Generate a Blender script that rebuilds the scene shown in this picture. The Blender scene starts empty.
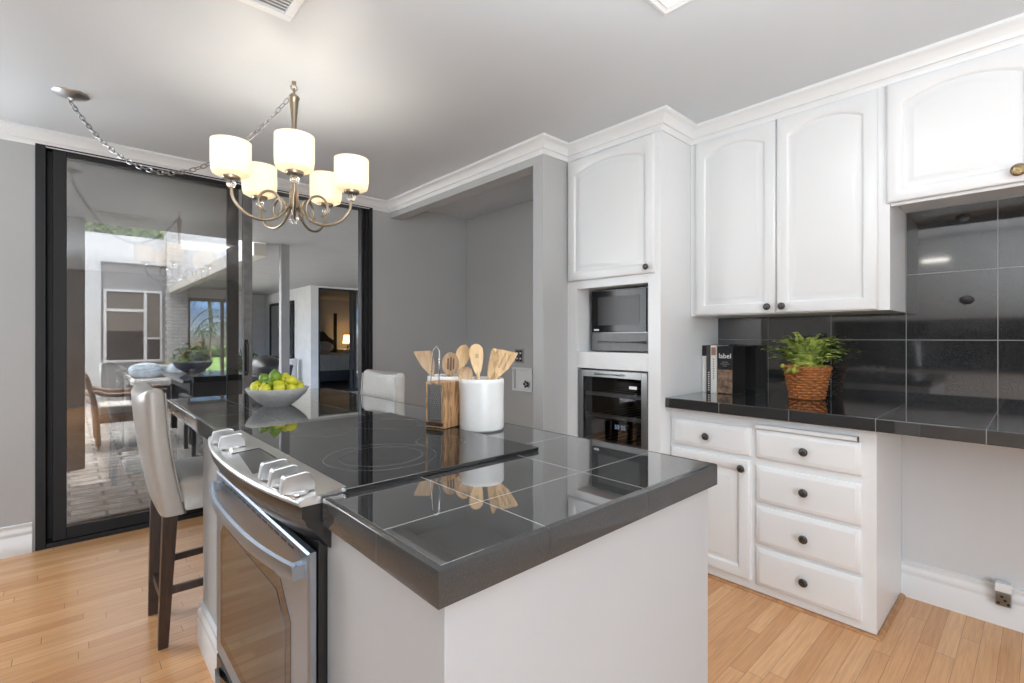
import bpy, bmesh, math, random
from mathutils import Vector, Matrix
PI = math.pi
random.seed(7)
SC = bpy.context.scene
COL = SC.collection

# ------------------------------------------------------------------ camera, world, lights, exposure
EYE = 1.24
cam_data = bpy.data.cameras.new('camera')
cam_data.sensor_width = 36.0
cam_data.lens = 485.0 / 1024.0 * 36.0
cam_data.shift_y = -4.0 / 1024.0
cam_data.clip_start = 0.05
cam = bpy.data.objects.new('camera', cam_data)
COL.objects.link(cam)
cam.location = (0, 0, EYE)
cam.rotation_euler = (PI / 2, 0, math.atan2(531, 485) - PI / 2)
SC.camera = cam

world = bpy.data.worlds.new('world')
SC.world = world
world.use_nodes = True
wn = world.node_tree
wn.nodes.clear()
tcw = wn.nodes.new('ShaderNodeTexCoord')
sep = wn.nodes.new('ShaderNodeSeparateXYZ')
wn.links.new(tcw.outputs['Generated'], sep.inputs[0])
ramp = wn.nodes.new('ShaderNodeValToRGB')
for i, (p, c) in enumerate(((0.0, (0.10, 0.10, 0.09)), (0.005, (0.15, 0.175, 0.19)), (0.05, (0.065, 0.115, 0.20)), (0.16, (0.040, 0.090, 0.20)), (0.38, (0.36, 0.43, 0.55)), (0.7, (1.1, 1.1, 1.1)))):
    e = ramp.color_ramp.elements[i] if i < 2 else ramp.color_ramp.elements.new(p)
    e.position = p
    e.color = (*c, 1)
wn.links.new(sep.outputs[2], ramp.inputs[0])
cl = wn.nodes.new('ShaderNodeTexNoise')
cl.inputs['Scale'].default_value = 7.0
cl.inputs['Detail'].default_value = 6
mpw = wn.nodes.new('ShaderNodeMapping')
mpw.inputs['Scale'].default_value = (1, 1, 3.5)
wn.links.new(tcw.outputs['Generated'], mpw.inputs[0])
wn.links.new(mpw.outputs[0], cl.inputs['Vector'])
clr = wn.nodes.new('ShaderNodeMapRange')
clr.inputs[1].default_value = 0.54
clr.inputs[2].default_value = 0.72
wn.links.new(cl.outputs[0], clr.inputs[0])
clr.inputs[3].default_value = 1.0
clr.inputs[4].default_value = 2.6
mxw = wn.nodes.new('ShaderNodeVectorMath')
mxw.operation = 'SCALE'
wn.links.new(ramp.outputs[0], mxw.inputs[0])
wn.links.new(clr.outputs[0], mxw.inputs['Scale'])
bgn = wn.nodes.new('ShaderNodeBackground')
bgn.inputs['Strength'].default_value = 6.2
won = wn.nodes.new('ShaderNodeOutputWorld')
wn.links.new(mxw.outputs[0], bgn.inputs[0])
wn.links.new(bgn.outputs[0], won.inputs[0])

SC.view_settings.view_transform = 'Standard'
SC.view_settings.look = 'None'
SC.view_settings.exposure = 0.52
SC.view_settings.gamma = 1.0
SC.view_settings.use_curve_mapping = False
SC.cycles.max_bounces = 10
SC.cycles.transparent_max_bounces = 16
SC.cycles.caustics_reflective = False
SC.cycles.caustics_refractive = False


def area_light(name, loc, target, sx, sy, power, color=(1, 1, 1)):
    d = bpy.data.lights.new(name, 'AREA')
    d.shape = 'RECTANGLE'
    d.size, d.size_y = sx, sy
    d.energy = power
    d.color = color
    o = bpy.data.objects.new(name, d)
    COL.objects.link(o)
    o.location = loc
    v = Vector(target) - Vector(loc)
    o.rotation_euler = v.to_track_quat('-Z', 'Y').to_euler()
    return o


# two added fill lights where no window is known, flash bounced off the ceiling, the lit ceiling panels
area_light('rear_fill_light', (-1.0, -3.52, 1.35), (-0.4, 0.0, 1.05), 1.5, 1.7, 80, (0.89, 0.95, 1.0))  # added unseen softbox, brightens the cabinets and island from the front
area_light('alcove_fill_light', (-1.15, 3.90, 1.5), (0.2, 2.9, 1.35), 1.0, 1.3, 26, (0.89, 0.95, 1.0))  # added out of view to brighten the alcove, no known window
area_light('bounced_flash', (0.15, -0.4, 1.50), (0.15, -0.399, 2.44), 2.4, 2.2, 54, (0.89, 0.95, 1.0))
area_light('ceiling_panel_glow', (1.29, 0.62, 2.412), (1.29, 0.62, 0.0), 0.5, 0.5, 5, (0.92, 0.965, 1.0))
sun_data = bpy.data.lights.new('sun', 'SUN')
sun_data.energy = 8.0
sun_data.angle = 0.02
sun_data.color = (1.0, 0.96, 0.9)
sun = bpy.data.objects.new('sun', sun_data)
COL.objects.link(sun)
sun.location = (-4, 12, 12)
sun.rotation_euler = Vector((-0.55, -0.35, -0.95)).to_track_quat('-Z', 'Y').to_euler()


# ------------------------------------------------------------------ material helpers
def new_mat(name):
    m = bpy.data.materials.new(name)
    m.use_nodes = True
    return m, m.node_tree, m.node_tree.nodes['Principled BSDF']


def setp(b, **k):
    names = dict(color='Base Color', rough='Roughness', metal='Metallic', ior='IOR', spec='Specular IOR Level',
                 trans='Transmission Weight', coat='Coat Weight', coat_rough='Coat Roughness', aniso='Anisotropic',
                 sss='Subsurface Weight', alpha='Alpha')
    for a, v in k.items():
        if a == 'color' and len(v) == 3:
            v = (*v, 1)
        b.inputs[names[a]].default_value = v


def mat(name, color, rough=0.5, metal=0.0, noise=0.0, scale=8.0, bump=0.0, bscale=60.0, stretch=None, emit=None, estr=0.0, **k):
    m, t, b = new_mat(name)
    setp(b, color=color, rough=rough, metal=metal, **k)
    tc = t.nodes.new('ShaderNodeTexCoord')
    mp = t.nodes.new('ShaderNodeMapping')
    t.links.new(tc.outputs['Object'], mp.inputs[0])
    if stretch:
        mp.inputs['Scale'].default_value = stretch
    if noise:
        n = t.nodes.new('ShaderNodeTexNoise')
        n.inputs['Scale'].default_value = scale
        n.inputs['Detail'].default_value = 5
        t.links.new(mp.outputs[0], n.inputs['Vector'])
        cr = t.nodes.new('ShaderNodeValToRGB')
        c = color
        cr.color_ramp.elements[0].position = 0.25
        cr.color_ramp.elements[1].position = 0.75
        cr.color_ramp.elements[0].color = (*[max(0, x * (1 - noise)) for x in c[:3]], 1)
        cr.color_ramp.elements[1].color = (*[min(1, x * (1 + noise)) for x in c[:3]], 1)
        t.links.new(n.outputs[0], cr.inputs[0])
        t.links.new(cr.outputs[0], b.inputs['Base Color'])
    if bump:
        n2 = t.nodes.new('ShaderNodeTexNoise')
        n2.inputs['Scale'].default_value = bscale
        n2.inputs['Detail'].default_value = 4
        t.links.new(mp.outputs[0], n2.inputs['Vector'])
        bp = t.nodes.new('ShaderNodeBump')
        bp.inputs['Strength'].default_value = bump
        bp.inputs['Distance'].default_value = 0.002
        t.links.new(n2.outputs[0], bp.inputs['Height'])
        t.links.new(bp.outputs[0], b.inputs['Normal'])
    if emit:
        b.inputs['Emission Color'].default_value = (*emit, 1)
        b.inputs['Emission Strength'].default_value = estr
    return m


def math_node(t, op, a, b=None):
    n = t.nodes.new('ShaderNodeMath')
    n.operation = op
    for i, v in enumerate((a, b)):
        if v is None:
            continue
        if isinstance(v, (int, float)):
            n.inputs[i].default_value = v
        else:
            t.links.new(v, n.inputs[i])
    return n.outputs[0]


def world_xyz(t):
    g = t.nodes.new('ShaderNodeNewGeometry')
    s = t.nodes.new('ShaderNodeSeparateXYZ')
    t.links.new(g.outputs['Position'], s.inputs[0])
    return s.outputs


def tile_mat(name, base, grout, lines, w=0.0013, rough=0.06, speck=0.25, ior=1.75, coat=0.0):
    """polished dark stone tile with grout joints at given world positions: lines = ((axis, (start, pitch)), ...)"""
    m, t, b = new_mat(name)
    xyz = world_xyz(t)
    acc = None
    for ax, (s, p) in lines:
        v = math_node(t, 'SUBTRACT', xyz[ax], s)
        v = math_node(t, 'DIVIDE', v, p)
        r = math_node(t, 'ROUND', v)
        d = math_node(t, 'ABSOLUTE', math_node(t, 'SUBTRACT', v, r))
        f = math_node(t, 'LESS_THAN', d, w / p)
        acc = f if acc is None else math_node(t, 'MAXIMUM', acc, f)
    g = t.nodes.new('ShaderNodeNewGeometry')
    n = t.nodes.new('ShaderNodeTexNoise')
    n.inputs['Scale'].default_value = 420
    n.inputs['Detail'].default_value = 2
    t.links.new(g.outputs['Position'], n.inputs['Vector'])
    cr = t.nodes.new('ShaderNodeValToRGB')
    cr.color_ramp.elements[0].position = 0.45
    cr.color_ramp.elements[0].color = (*base, 1)
    cr.color_ramp.elements[1].position = 0.75
    cr.color_ramp.elements[1].color = (*[min(1, c + speck * 0.12) for c in base], 1)
    t.links.new(n.outputs[0], cr.inputs[0])
    mx = t.nodes.new('ShaderNodeMix')
    mx.data_type = 'RGBA'
    t.links.new(acc, mx.inputs[0])
    t.links.new(cr.outputs[0], mx.inputs[6])
    mx.inputs[7].default_value = (*grout, 1)
    t.links.new(mx.outputs[2], b.inputs['Base Color'])
    rr = math_node(t, 'ADD', math_node(t, 'MULTIPLY', acc, 0.5), rough)
    t.links.new(rr, b.inputs['Roughness'])
    b.inputs['IOR'].default_value = ior
    setp(b, coat=coat, coat_rough=0.02)
    return m


def plank_mat(name):
    m, t, b = new_mat(name)
    xyz = world_xyz(t)
    W, L = 0.057, 0.85
    v = math_node(t, 'DIVIDE', xyz[1], W)
    row = math_node(t, 'FLOOR', v)
    wn1 = t.nodes.new('ShaderNodeTexWhiteNoise')
    wn1.noise_dimensions = '1D'
    t.links.new(row, wn1.inputs['W'])
    u = math_node(t, 'ADD', math_node(t, 'DIVIDE', xyz[0], L), math_node(t, 'MULTIPLY', wn1.outputs['Value'], 7.3))
    cell = math_node(t, 'FLOOR', u)
    cv = t.nodes.new('ShaderNodeCombineXYZ')
    t.links.new(cell, cv.inputs[0])
    t.links.new(row, cv.inputs[1])
    wn2 = t.nodes.new('ShaderNodeTexWhiteNoise')
    wn2.noise_dimensions = '3D'
    t.links.new(cv.outputs[0], wn2.inputs['Vector'])
    cr = t.nodes.new('ShaderNodeValToRGB')
    e = cr.color_ramp.elements
    e[0].position = 0.0
    e[0].color = (0.59, 0.29, 0.125, 1)
    e[1].position = 1.0
    e[1].color = (0.74, 0.42, 0.21, 1)
    x = e.new(0.25)
    x.color = (0.655, 0.345, 0.155, 1)
    x = e.new(0.75)
    x.color = (0.695, 0.38, 0.178, 1)
    t.links.new(wn2.outputs['Value'], cr.inputs[0])
    # grain
    mp = t.nodes.new('ShaderNodeCombineXYZ')
    t.links.new(math_node(t, 'ADD', math_node(t, 'MULTIPLY', xyz[0], 3.0), math_node(t, 'MULTIPLY', wn2.outputs['Value'], 40)), mp.inputs[0])
    t.links.new(math_node(t, 'MULTIPLY', xyz[1], 60.0), mp.inputs[1])
    n = t.nodes.new('ShaderNodeTexNoise')
    n.inputs['Scale'].default_value = 1.6
    n.inputs['Detail'].default_value = 6
    n.inputs['Distortion'].default_value = 0.8
    t.links.new(mp.outputs[0], n.inputs['Vector'])
    mr = t.nodes.new('ShaderNodeMapRange')
    mr.inputs[1].default_value = 0.25
    mr.inputs[2].default_value = 0.75
    mr.inputs[3].default_value = 0.82
    mr.inputs[4].default_value = 1.12
    t.links.new(n.outputs[0], mr.inputs[0])
    mul = t.nodes.new('ShaderNodeVectorMath')
    mul.operation = 'SCALE'
    t.links.new(cr.outputs[0], mul.inputs[0])
    t.links.new(mr.outputs[0], mul.inputs['Scale'])
    fy = math_node(t, 'FRACT', v)
    fx = math_node(t, 'FRACT', u)
    gap = math_node(t, 'MAXIMUM', math_node(t, 'LESS_THAN', fy, 0.022), math_node(t, 'LESS_THAN', fx, 0.0025))
    mx = t.nodes.new('ShaderNodeMix')
    mx.data_type = 'RGBA'
    t.links.new(math_node(t, 'MULTIPLY', gap, 0.75), mx.inputs[0])
    t.links.new(mul.outputs[0], mx.inputs[6])
    mx.inputs[7].default_value = (0.16, 0.07, 0.03, 1)
    t.links.new(mx.outputs[2], b.inputs['Base Color'])
    setp(b, rough=0.24, ior=1.5)
    return m


def brick_mat(name, c1, c2, mortar, scale, bw, rh, ms, rough=0.7, bump=0.5, axes=None, noise=0.25):
    m, t, b = new_mat(name)
    xyz = world_xyz(t)
    cb = t.nodes.new('ShaderNodeCombineXYZ')
    axes = axes or (0, 1)
    t.links.new(xyz[axes[0]], cb.inputs[0])
    t.links.new(xyz[axes[1]], cb.inputs[1])
    br = t.nodes.new('ShaderNodeTexBrick')
    t.links.new(cb.outputs[0], br.inputs['Vector'])
    br.inputs['Color1'].default_value = (*c1, 1)
    br.inputs['Color2'].default_value = (*c2, 1)
    br.inputs['Mortar'].default_value = (*mortar, 1)
    br.inputs['Scale'].default_value = scale
    br.inputs['Mortar Size'].default_value = ms
    br.inputs['Brick Width'].default_value = bw
    br.inputs['Row Height'].default_value = rh
    g = t.nodes.new('ShaderNodeNewGeometry')
    n = t.nodes.new('ShaderNodeTexNoise')
    n.inputs['Scale'].default_value = 9
    n.inputs['Detail'].default_value = 6
    t.links.new(g.outputs['Position'], n.inputs['Vector'])
    mr = t.nodes.new('ShaderNodeMapRange')
    mr.inputs[3].default_value = 1 - noise
    mr.inputs[4].default_value = 1 + noise
    mr.inputs[1].default_value = 0.3
    mr.inputs[2].default_value = 0.7
    t.links.new(n.outputs[0], mr.inputs[0])
    mul = t.nodes.new('ShaderNodeVectorMath')
    mul.operation = 'SCALE'
    t.links.new(br.outputs['Color'], mul.inputs[0])
    t.links.new(mr.outputs[0], mul.inputs['Scale'])
    t.links.new(mul.outputs[0], b.inputs['Base Color'])
    bp = t.nodes.new('ShaderNodeBump')
    bp.inputs['Strength'].default_value = bump
    bp.inputs['Distance'].default_value = 0.01
    bp.invert = True
    t.links.new(br.outputs['Fac'], bp.inputs['Height'])
    t.links.new(bp.outputs[0], b.inputs['Normal'])
    setp(b, rough=rough)
    return m


def glass_mat(name, tint, ior=1.5, rough=0.0, boost=1.0):
    m = bpy.data.materials.new(name)
    m.use_nodes = True
    t = m.node_tree
    t.nodes.clear()
    out = t.nodes.new('ShaderNodeOutputMaterial')
    tr = t.nodes.new('ShaderNodeBsdfTransparent')
    tr.inputs[0].default_value = (*tint, 1)
    gl = t.nodes.new('ShaderNodeBsdfGlossy')
    gl.inputs['Roughness'].default_value = rough
    gl.inputs[0].default_value = (1, 1, 1, 1)
    fr = t.nodes.new('ShaderNodeFresnel')
    fr.inputs[0].default_value = ior
    fac = math_node(t, 'MINIMUM', math_node(t, 'MULTIPLY', fr.outputs[0], boost), 1.0)
    mx = t.nodes.new('ShaderNodeMixShader')
    t.links.new(fac, mx.inputs[0])
    t.links.new(tr.outputs[0], mx.inputs[1])
    t.links.new(gl.outputs[0], mx.inputs[2])
    t.links.new(mx.outputs[0], out.inputs[0])
    return m


def wood_mat(name, c1, c2, scale=(40, 40, 3), rough=0.5, waves=3.0):
    m, t, b = new_mat(name)
    tc = t.nodes.new('ShaderNodeTexCoord')
    mp = t.nodes.new('ShaderNodeMapping')
    mp.inputs['Scale'].default_value = scale
    t.links.new(tc.outputs['Object'], mp.inputs[0])
    n = t.nodes.new('ShaderNodeTexNoise')
    n.inputs['Scale'].default_value = 1.0
    n.inputs['Detail'].default_value = 5
    n.inputs['Distortion'].default_value = waves
    t.links.new(mp.outputs[0], n.inputs['Vector'])
    cr = t.nodes.new('ShaderNodeValToRGB')
    cr.color_ramp.elements[0].position = 0.35
    cr.color_ramp.elements[1].position = 0.62
    cr.color_ramp.elements[0].color = (*c1, 1)
    cr.color_ramp.elements[1].color = (*c2, 1)
    t.links.new(n.outputs[0], cr.inputs[0])
    t.links.new(cr.outputs[0], b.inputs['Base Color'])
    setp(b, rough=rough)
    return m


M = {}
M['wall'] = mat('wall_gray_paint', (0.45, 0.455, 0.455), 0.55, noise=0.02, scale=3, bump=0.08, bscale=220)
M['ceiling'] = mat('ceiling_gray_paint', (0.635, 0.665, 0.69), 0.36, noise=0.02, scale=2, bump=0.10, bscale=120)
M['white'] = mat('white_cabinet_paint', (0.755, 0.765, 0.77), 0.30, noise=0.01, scale=5)
M['trim'] = mat('white_trim_paint', (0.78, 0.795, 0.80), 0.34, noise=0.01, scale=5)
M['knee'] = mat('pale_gray_paint', (0.64, 0.655, 0.665), 0.45, noise=0.02, scale=4, bump=0.08, bscale=220)
M['island'] = mat('island_gray_paint', (0.455, 0.475, 0.49), 0.42, noise=0.02, scale=4, bump=0.05, bscale=200)
M['floor'] = plank_mat('oak_strip_floor')
M['island_tile'] = tile_mat('island_black_tile', (0.036, 0.036, 0.036), (0.36, 0.36, 0.35), ((0, (0.607, 0.311)), (1, (0.754, 0.311))), rough=0.03, ior=2.3, coat=1.0, speck=0.5)
M['edge_tile'] = tile_mat('island_edge_tile', (0.052, 0.052, 0.051), (0.025, 0.025, 0.025), ((0, (0.607, 0.311)), (1, (0.754, 0.311))), rough=0.10, speck=0.15, ior=1.5)
M['counter_tile'] = tile_mat('desk_black_tile', (0.011, 0.011, 0.012), (0.20, 0.20, 0.195), ((1, (0.135, 0.319)),), rough=0.05, coat=0.6)
M['splash_tile'] = tile_mat('backsplash_black_tile', (0.012, 0.012, 0.013), (0.26, 0.26, 0.25), ((1, (0.135, 0.319)), (2, (1.228, 0.319))), rough=0.05, speck=0.6, ior=2.2)
M['steel'] = mat('brushed_steel', (0.60, 0.605, 0.61), 0.34, 1.0, noise=0.06, scale=30, stretch=(60, 1, 60))
M['steel_door'] = mat('range_steel', (0.33, 0.375, 0.43), 0.38, 1.0, noise=0.05, scale=30, stretch=(60, 1, 60))
M['steel_matte'] = mat('matte_steel', (0.24, 0.24, 0.24), 0.55, 0.85, noise=0.06, scale=30)
M['steel_dark'] = mat('dark_steel', (0.30, 0.30, 0.30), 0.3, 1.0, noise=0.06, scale=30)
M['chrome'] = mat('polished_steel', (0.68, 0.68, 0.67), 0.22, 1.0)
M['nickel'] = mat('satin_nickel', (0.37, 0.305, 0.23), 0.28, 1.0, noise=0.04, scale=20)
M['bronze'] = mat('aged_pewter', (0.10, 0.095, 0.09), 0.35, 0.9, noise=0.5, scale=160)
M['brass'] = mat('antique_brass', (0.30, 0.22, 0.12), 0.35, 0.9, noise=0.6, scale=160)
M['black_glass'] = mat('black_ceramic_glass', (0.016, 0.016, 0.017), 0.03, ior=1.9)
M['micro'] = mat('black_appliance_glass', (0.008, 0.008, 0.008), 0.08, ior=1.3)
M['black'] = mat('black_plastic', (0.012, 0.012, 0.012), 0.32)
M['black_frame'] = mat('black_aluminium', (0.014, 0.014, 0.015), 0.5, noise=0.1, scale=10, spec=0.3)
M['lit_stile'] = mat('lit_gray_aluminium', (0.17, 0.17, 0.17), 0.4, 0.3, noise=0.25, scale=18)  # black frame metal made paler, light on the stile put into its colour
M['ring'] = mat('printed_gray_ring', (0.10, 0.10, 0.10), 0.12)
M['leather'] = mat('taupe_leather', (0.36, 0.33, 0.295), 0.30, noise=0.05, scale=30, bump=0.15, bscale=240)
M['leather_pale'] = mat('pale_leather', (0.62, 0.60, 0.565), 0.26, noise=0.04, scale=30, bump=0.15, bscale=240)
M['darkwood'] = wood_mat('dark_walnut', (0.022, 0.011, 0.007), (0.05, 0.025, 0.015), rough=0.35)
M['pane'] = glass_mat('tinted_door_glass', (0.76, 0.76, 0.755), 1.5, 0.0, 2.1)
M['clear'] = glass_mat('clear_glass', (0.93, 0.93, 0.93), 1.5)
M['fridge_glass'] = glass_mat('smoked_glass', (0.60, 0.60, 0.61), 1.5, 0.0, 0.8)
M['oven_glass'] = mat('coated_oven_glass', (0.15, 0.215, 0.32), 0.07, 1.0)
M['steel_panel'] = mat('bright_brushed_steel', (0.80, 0.80, 0.79), 0.30, 1.0, noise=0.05, scale=30, stretch=(60, 1, 60))
M['shade'] = mat('frosted_lamp_glass', (0.85, 0.80, 0.72), 0.4, emit=(1.0, 0.80, 0.55), estr=0.26)
_t = M['shade'].node_tree
_b = _t.nodes['Principled BSDF']
_tr = _t.nodes.new('ShaderNodeBsdfTranslucent')
_tr.inputs[0].default_value = (0.9, 0.82, 0.68, 1)
_mx = _t.nodes.new('ShaderNodeMixShader')
_mx.inputs[0].default_value = 0.35
_t.links.new(_b.outputs[0], _mx.inputs[1])
_t.links.new(_tr.outputs[0], _mx.inputs[2])
_t.links.new(_mx.outputs[0], _t.nodes['Material Output'].inputs[0])
M['crystal'] = mat('crystal_glass', (1, 1, 1), 0.02, trans=1.0, ior=1.5)
M['ceramic'] = mat('white_glazed_ceramic', (0.78, 0.77, 0.75), 0.3, noise=0.06, scale=12, bump=0.15, bscale=40)
M['bowl'] = mat('matte_white_stoneware', (0.56, 0.545, 0.53), 0.55, noise=0.12, scale=60, bump=0.12, bscale=120)
M['bamboo'] = wood_mat('pale_beech_wood', (0.66, 0.42, 0.20), (0.80, 0.58, 0.33), (60, 60, 5), 0.5, 1.0)
M['bamboo_dark'] = wood_mat('mid_beech_wood', (0.42, 0.27, 0.15), (0.58, 0.40, 0.25), (60, 60, 5), 0.55, 1.0)
M['olive'] = wood_mat('olive_wood', (0.22, 0.12, 0.065), (0.62, 0.36, 0.17), (26, 26, 5), 0.45, 4.0)
M['lime'] = mat('lime_skin', (0.16, 0.26, 0.02), 0.35, noise=0.3, scale=14, bump=0.2, bscale=150)
M['lemon'] = mat('yellow_green_skin', (0.58, 0.56, 0.035), 0.35, noise=0.18, scale=12, bump=0.2, bscale=150)
M['wicker'] = mat('orange_wicker', (0.42, 0.15, 0.045), 0.45, noise=0.35, scale=40, bump=0.3, bscale=120)
M['fern'] = mat('fern_leaf', (0.46, 0.56, 0.14), 0.5, noise=0.6, scale=18)
M['fern_stem'] = mat('fern_stem', (0.10, 0.15, 0.035), 0.6)
M['moss'] = mat('yellow_moss', (0.36, 0.33, 0.06), 0.9, noise=0.4, scale=60, bump=0.6, bscale=160)
M['book_gray'] = mat('gray_cloth_cover', (0.07, 0.062, 0.06), 0.6, noise=0.3, scale=40)
M['book_white'] = mat('cream_cover', (0.74, 0.71, 0.67), 0.5, noise=0.05, scale=30)
M['book_black'] = mat('black_cover', (0.010, 0.010, 0.011), 0.3)
M['paper'] = mat('page_edges', (0.75, 0.71, 0.63), 0.8, noise=0.1, scale=200, stretch=(1, 1, 0.02))
M['photo'] = mat('cover_photo', (0.22, 0.14, 0.09), 0.4, noise=0.95, scale=34)
M['print_white'] = mat('white_print', (0.85, 0.85, 0.83), 0.5)
M['print_brown'] = mat('brown_print', (0.30, 0.16, 0.10), 0.5)
M['screen'] = mat('blue_lit_display', (0.02, 0.04, 0.06), 0.3, emit=(0.55, 0.75, 1.0), estr=0.9)
M['panel_light'] = mat('lit_panel', (0.9, 0.9, 0.88), 0.5, emit=(1.0, 0.98, 0.95), estr=0.8)
M['lightstrip'] = mat('warm_white_lamp', (0.9, 0.9, 0.9), 0.5, emit=(1.0, 0.95, 0.86), estr=6)
M['vent_dark'] = mat('vent_shadow', (0.36, 0.36, 0.36), 0.8)
M['oakshoe'] = wood_mat('stained_oak_moulding', (0.34, 0.16, 0.07), (0.48, 0.25, 0.11), (30, 30, 3), 0.4, 1.0)
# outside
M['paver'] = brick_mat('stamped_concrete_pavers', (0.30, 0.285, 0.27), (0.38, 0.36, 0.345), (0.085, 0.08, 0.075), 2.4, 0.98, 0.36, 0.026, 0.7, 0.8, noise=0.4)
M['ext_white'] = mat('white_stucco', (0.66, 0.66, 0.66), 0.8, noise=0.06, scale=5, bump=0.3, bscale=60)
M['ext_gray'] = mat('gray_stucco', (0.30, 0.29, 0.285), 0.8, noise=0.08, scale=5, bump=0.3, bscale=60)
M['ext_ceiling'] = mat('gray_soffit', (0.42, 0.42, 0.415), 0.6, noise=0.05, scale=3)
M['ext_brick'] = brick_mat('painted_white_brick', (0.62, 0.61, 0.60), (0.54, 0.53, 0.52), (0.26, 0.25, 0.245), 4.4, 0.95, 0.34, 0.022, 0.8, 0.8, axes=(0, 2), noise=0.15)
M['ext_brick_y'] = brick_mat('painted_white_brick_side', (0.62, 0.61, 0.60), (0.54, 0.53, 0.52), (0.26, 0.25, 0.245), 4.4, 0.95, 0.34, 0.022, 0.8, 0.8, axes=(1, 2), noise=0.15)
M['beam'] = mat('cream_timber_paint', (0.60, 0.57, 0.51), 0.6, noise=0.05, scale=6)
M['brownpost'] = mat('brown_rough_timber', (0.085, 0.066, 0.055), 0.8, noise=0.35, scale=10, bump=0.6, bscale=30)
M['brownframe'] = mat('brown_window_frame', (0.20, 0.16, 0.125), 0.5, noise=0.1, scale=8)
M['teak'] = wood_mat('teak_wood', (0.13, 0.068, 0.04), (0.24, 0.13, 0.08), (30, 30, 4), 0.5, 1.0)
M['cushion'] = mat('gray_outdoor_cushion', (0.42, 0.41, 0.40), 0.8, noise=0.08, scale=30, bump=0.3, bscale=200)
M['cushion_blue'] = mat('blue_white_cushion', (0.44, 0.52, 0.60), 0.8, noise=0.6, scale=22)
M['wickerblack'] = mat('black_wicker', (0.015, 0.017, 0.022), 0.5, noise=0.3, scale=50)
M['stone_top'] = mat('polished_table_top', (0.09, 0.10, 0.12), 0.05, noise=0.2, scale=10)
M['navy'] = mat('navy_cloth', (0.035, 0.05, 0.09), 0.6, noise=0.2, scale=20)
M['window_dark'] = mat('dark_window_pane', (0.018, 0.018, 0.02), 0.04)
M['blind'] = mat('taupe_roller_blind', (0.15, 0.125, 0.105), 0.8, noise=0.08, scale=20)
M['mirror'] = mat('gray_mirror', (0.55, 0.55, 0.55), 0.05, 1.0)
M['lawn'] = mat('lawn_green', (0.13, 0.24, 0.05), 0.9, noise=0.4, scale=6)
M['hedge'] = mat('hedge_green', (0.06, 0.12, 0.03), 0.8, noise=0.5, scale=4)
M['treeleaf'] = mat('tree_leaf', (0.15, 0.24, 0.05), 0.7, noise=0.5, scale=4)
M['palm'] = mat('palm_green', (0.05, 0.085, 0.04), 0.7, noise=0.4, scale=6)
M['trunk'] = mat('palm_trunk', (0.13, 0.10, 0.08), 0.9, noise=0.4, scale=8)
M['bedspread'] = mat('white_bedspread', (0.55, 0.54, 0.52), 0.8, noise=0.06, scale=20)
M['headboard'] = mat('black_lacquer', (0.012, 0.012, 0.013), 0.35)
M['roomwhite'] = mat('bedroom_paint', (0.42, 0.415, 0.41), 0.7, noise=0.03, scale=3)
M['bedfloor'] = mat('dark_carpet', (0.07, 0.068, 0.065), 0.9, noise=0.2, scale=30)
M['lampshade'] = mat('lit_bedside_shade', (0.9, 0.75, 0.5), 0.6, emit=(1.0, 0.62, 0.26), estr=2.4)
M['terracotta'] = mat('gray_planter', (0.32, 0.31, 0.30), 0.7, noise=0.1, scale=10)

# ------------------------------------------------------------------ object helpers
WLOC = {}


def thing(name, label, cat, loc=(0, 0, 0), group=None, local=False):
    o = bpy.data.objects.new(name, None)
    COL.objects.link(o)
    o.empty_display_size = 0.05
    o.location = loc
    o['label'] = label
    o['category'] = cat
    if group:
        o['group'] = group
    WLOC[o] = Vector((0, 0, 0)) if local else Vector(loc)
    return o


def tag(o, label, cat, group=None):
    o['label'] = label
    o['category'] = cat
    if group:
        o['group'] = group
    return o


def obj(name, bm, m, parent=None, smooth=False, bevel=0.0, seg=2, label=None, subsurf=0, origin=None):
    me = bpy.data.meshes.new(name)
    bmesh.ops.recalc_face_normals(bm, faces=bm.faces[:])
    off = WLOC[parent] if parent is not None else Vector((0, 0, 0))
    if parent is None and origin is not None:
        off = Vector(origin)
    if off.length:
        bmesh.ops.translate(bm, verts=bm.verts[:], vec=-off)
    if smooth:
        for f in bm.faces:
            f.smooth = True
    bm.to_mesh(me)
    bm.free()
    for mm in (m if isinstance(m, (list, tuple)) else [m]):
        me.materials.append(mm)
    o = bpy.data.objects.new(name, me)
    COL.objects.link(o)
    if parent is not None:
        o.parent = parent
        WLOC[o] = WLOC[parent]
    else:
        o.location = off
        WLOC[o] = Vector(off)
    if bevel:
        md = o.modifiers.new('bevel', 'BEVEL')
        md.width = bevel
        md.segments = seg
        md.limit_method = 'ANGLE'
        md.angle_limit = math.radians(40)
        md.harden_normals = True
        for f in me.polygons:
            f.use_smooth = True
    if subsurf:
        md = o.modifiers.new('subsurf', 'SUBSURF')
        md.levels = md.render_levels = subsurf
        for f in me.polygons:
            f.use_smooth = True
    if smooth == 'auto':
        try:
            me.set_sharp_from_angle(angle=math.radians(40))
        except Exception:
            pass
    if label:
        o['label'] = label
    return o


def struct(name, bm, m, parent=None, **k):
    o = obj(name, bm, m, parent, **k)
    if parent is None:
        o['kind'] = 'structure'
    return o


def B():
    return bmesh.new()


def box(bm, x0, x1, y0, y1, z0, z1, mi=0):
    v = [bm.verts.new(p) for p in ((x0, y0, z0), (x1, y0, z0), (x1, y1, z0), (x0, y1, z0), (x0, y0, z1), (x1, y0, z1), (x1, y1, z1), (x0, y1, z1))]
    for f in ((0, 3, 2, 1), (4, 5, 6, 7), (0, 1, 5, 4), (1, 2, 6, 5), (2, 3, 7, 6), (3, 0, 4, 7)):
        fc = bm.faces.new([v[i] for i in f])
        fc.material_index = mi
    return bm


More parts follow.
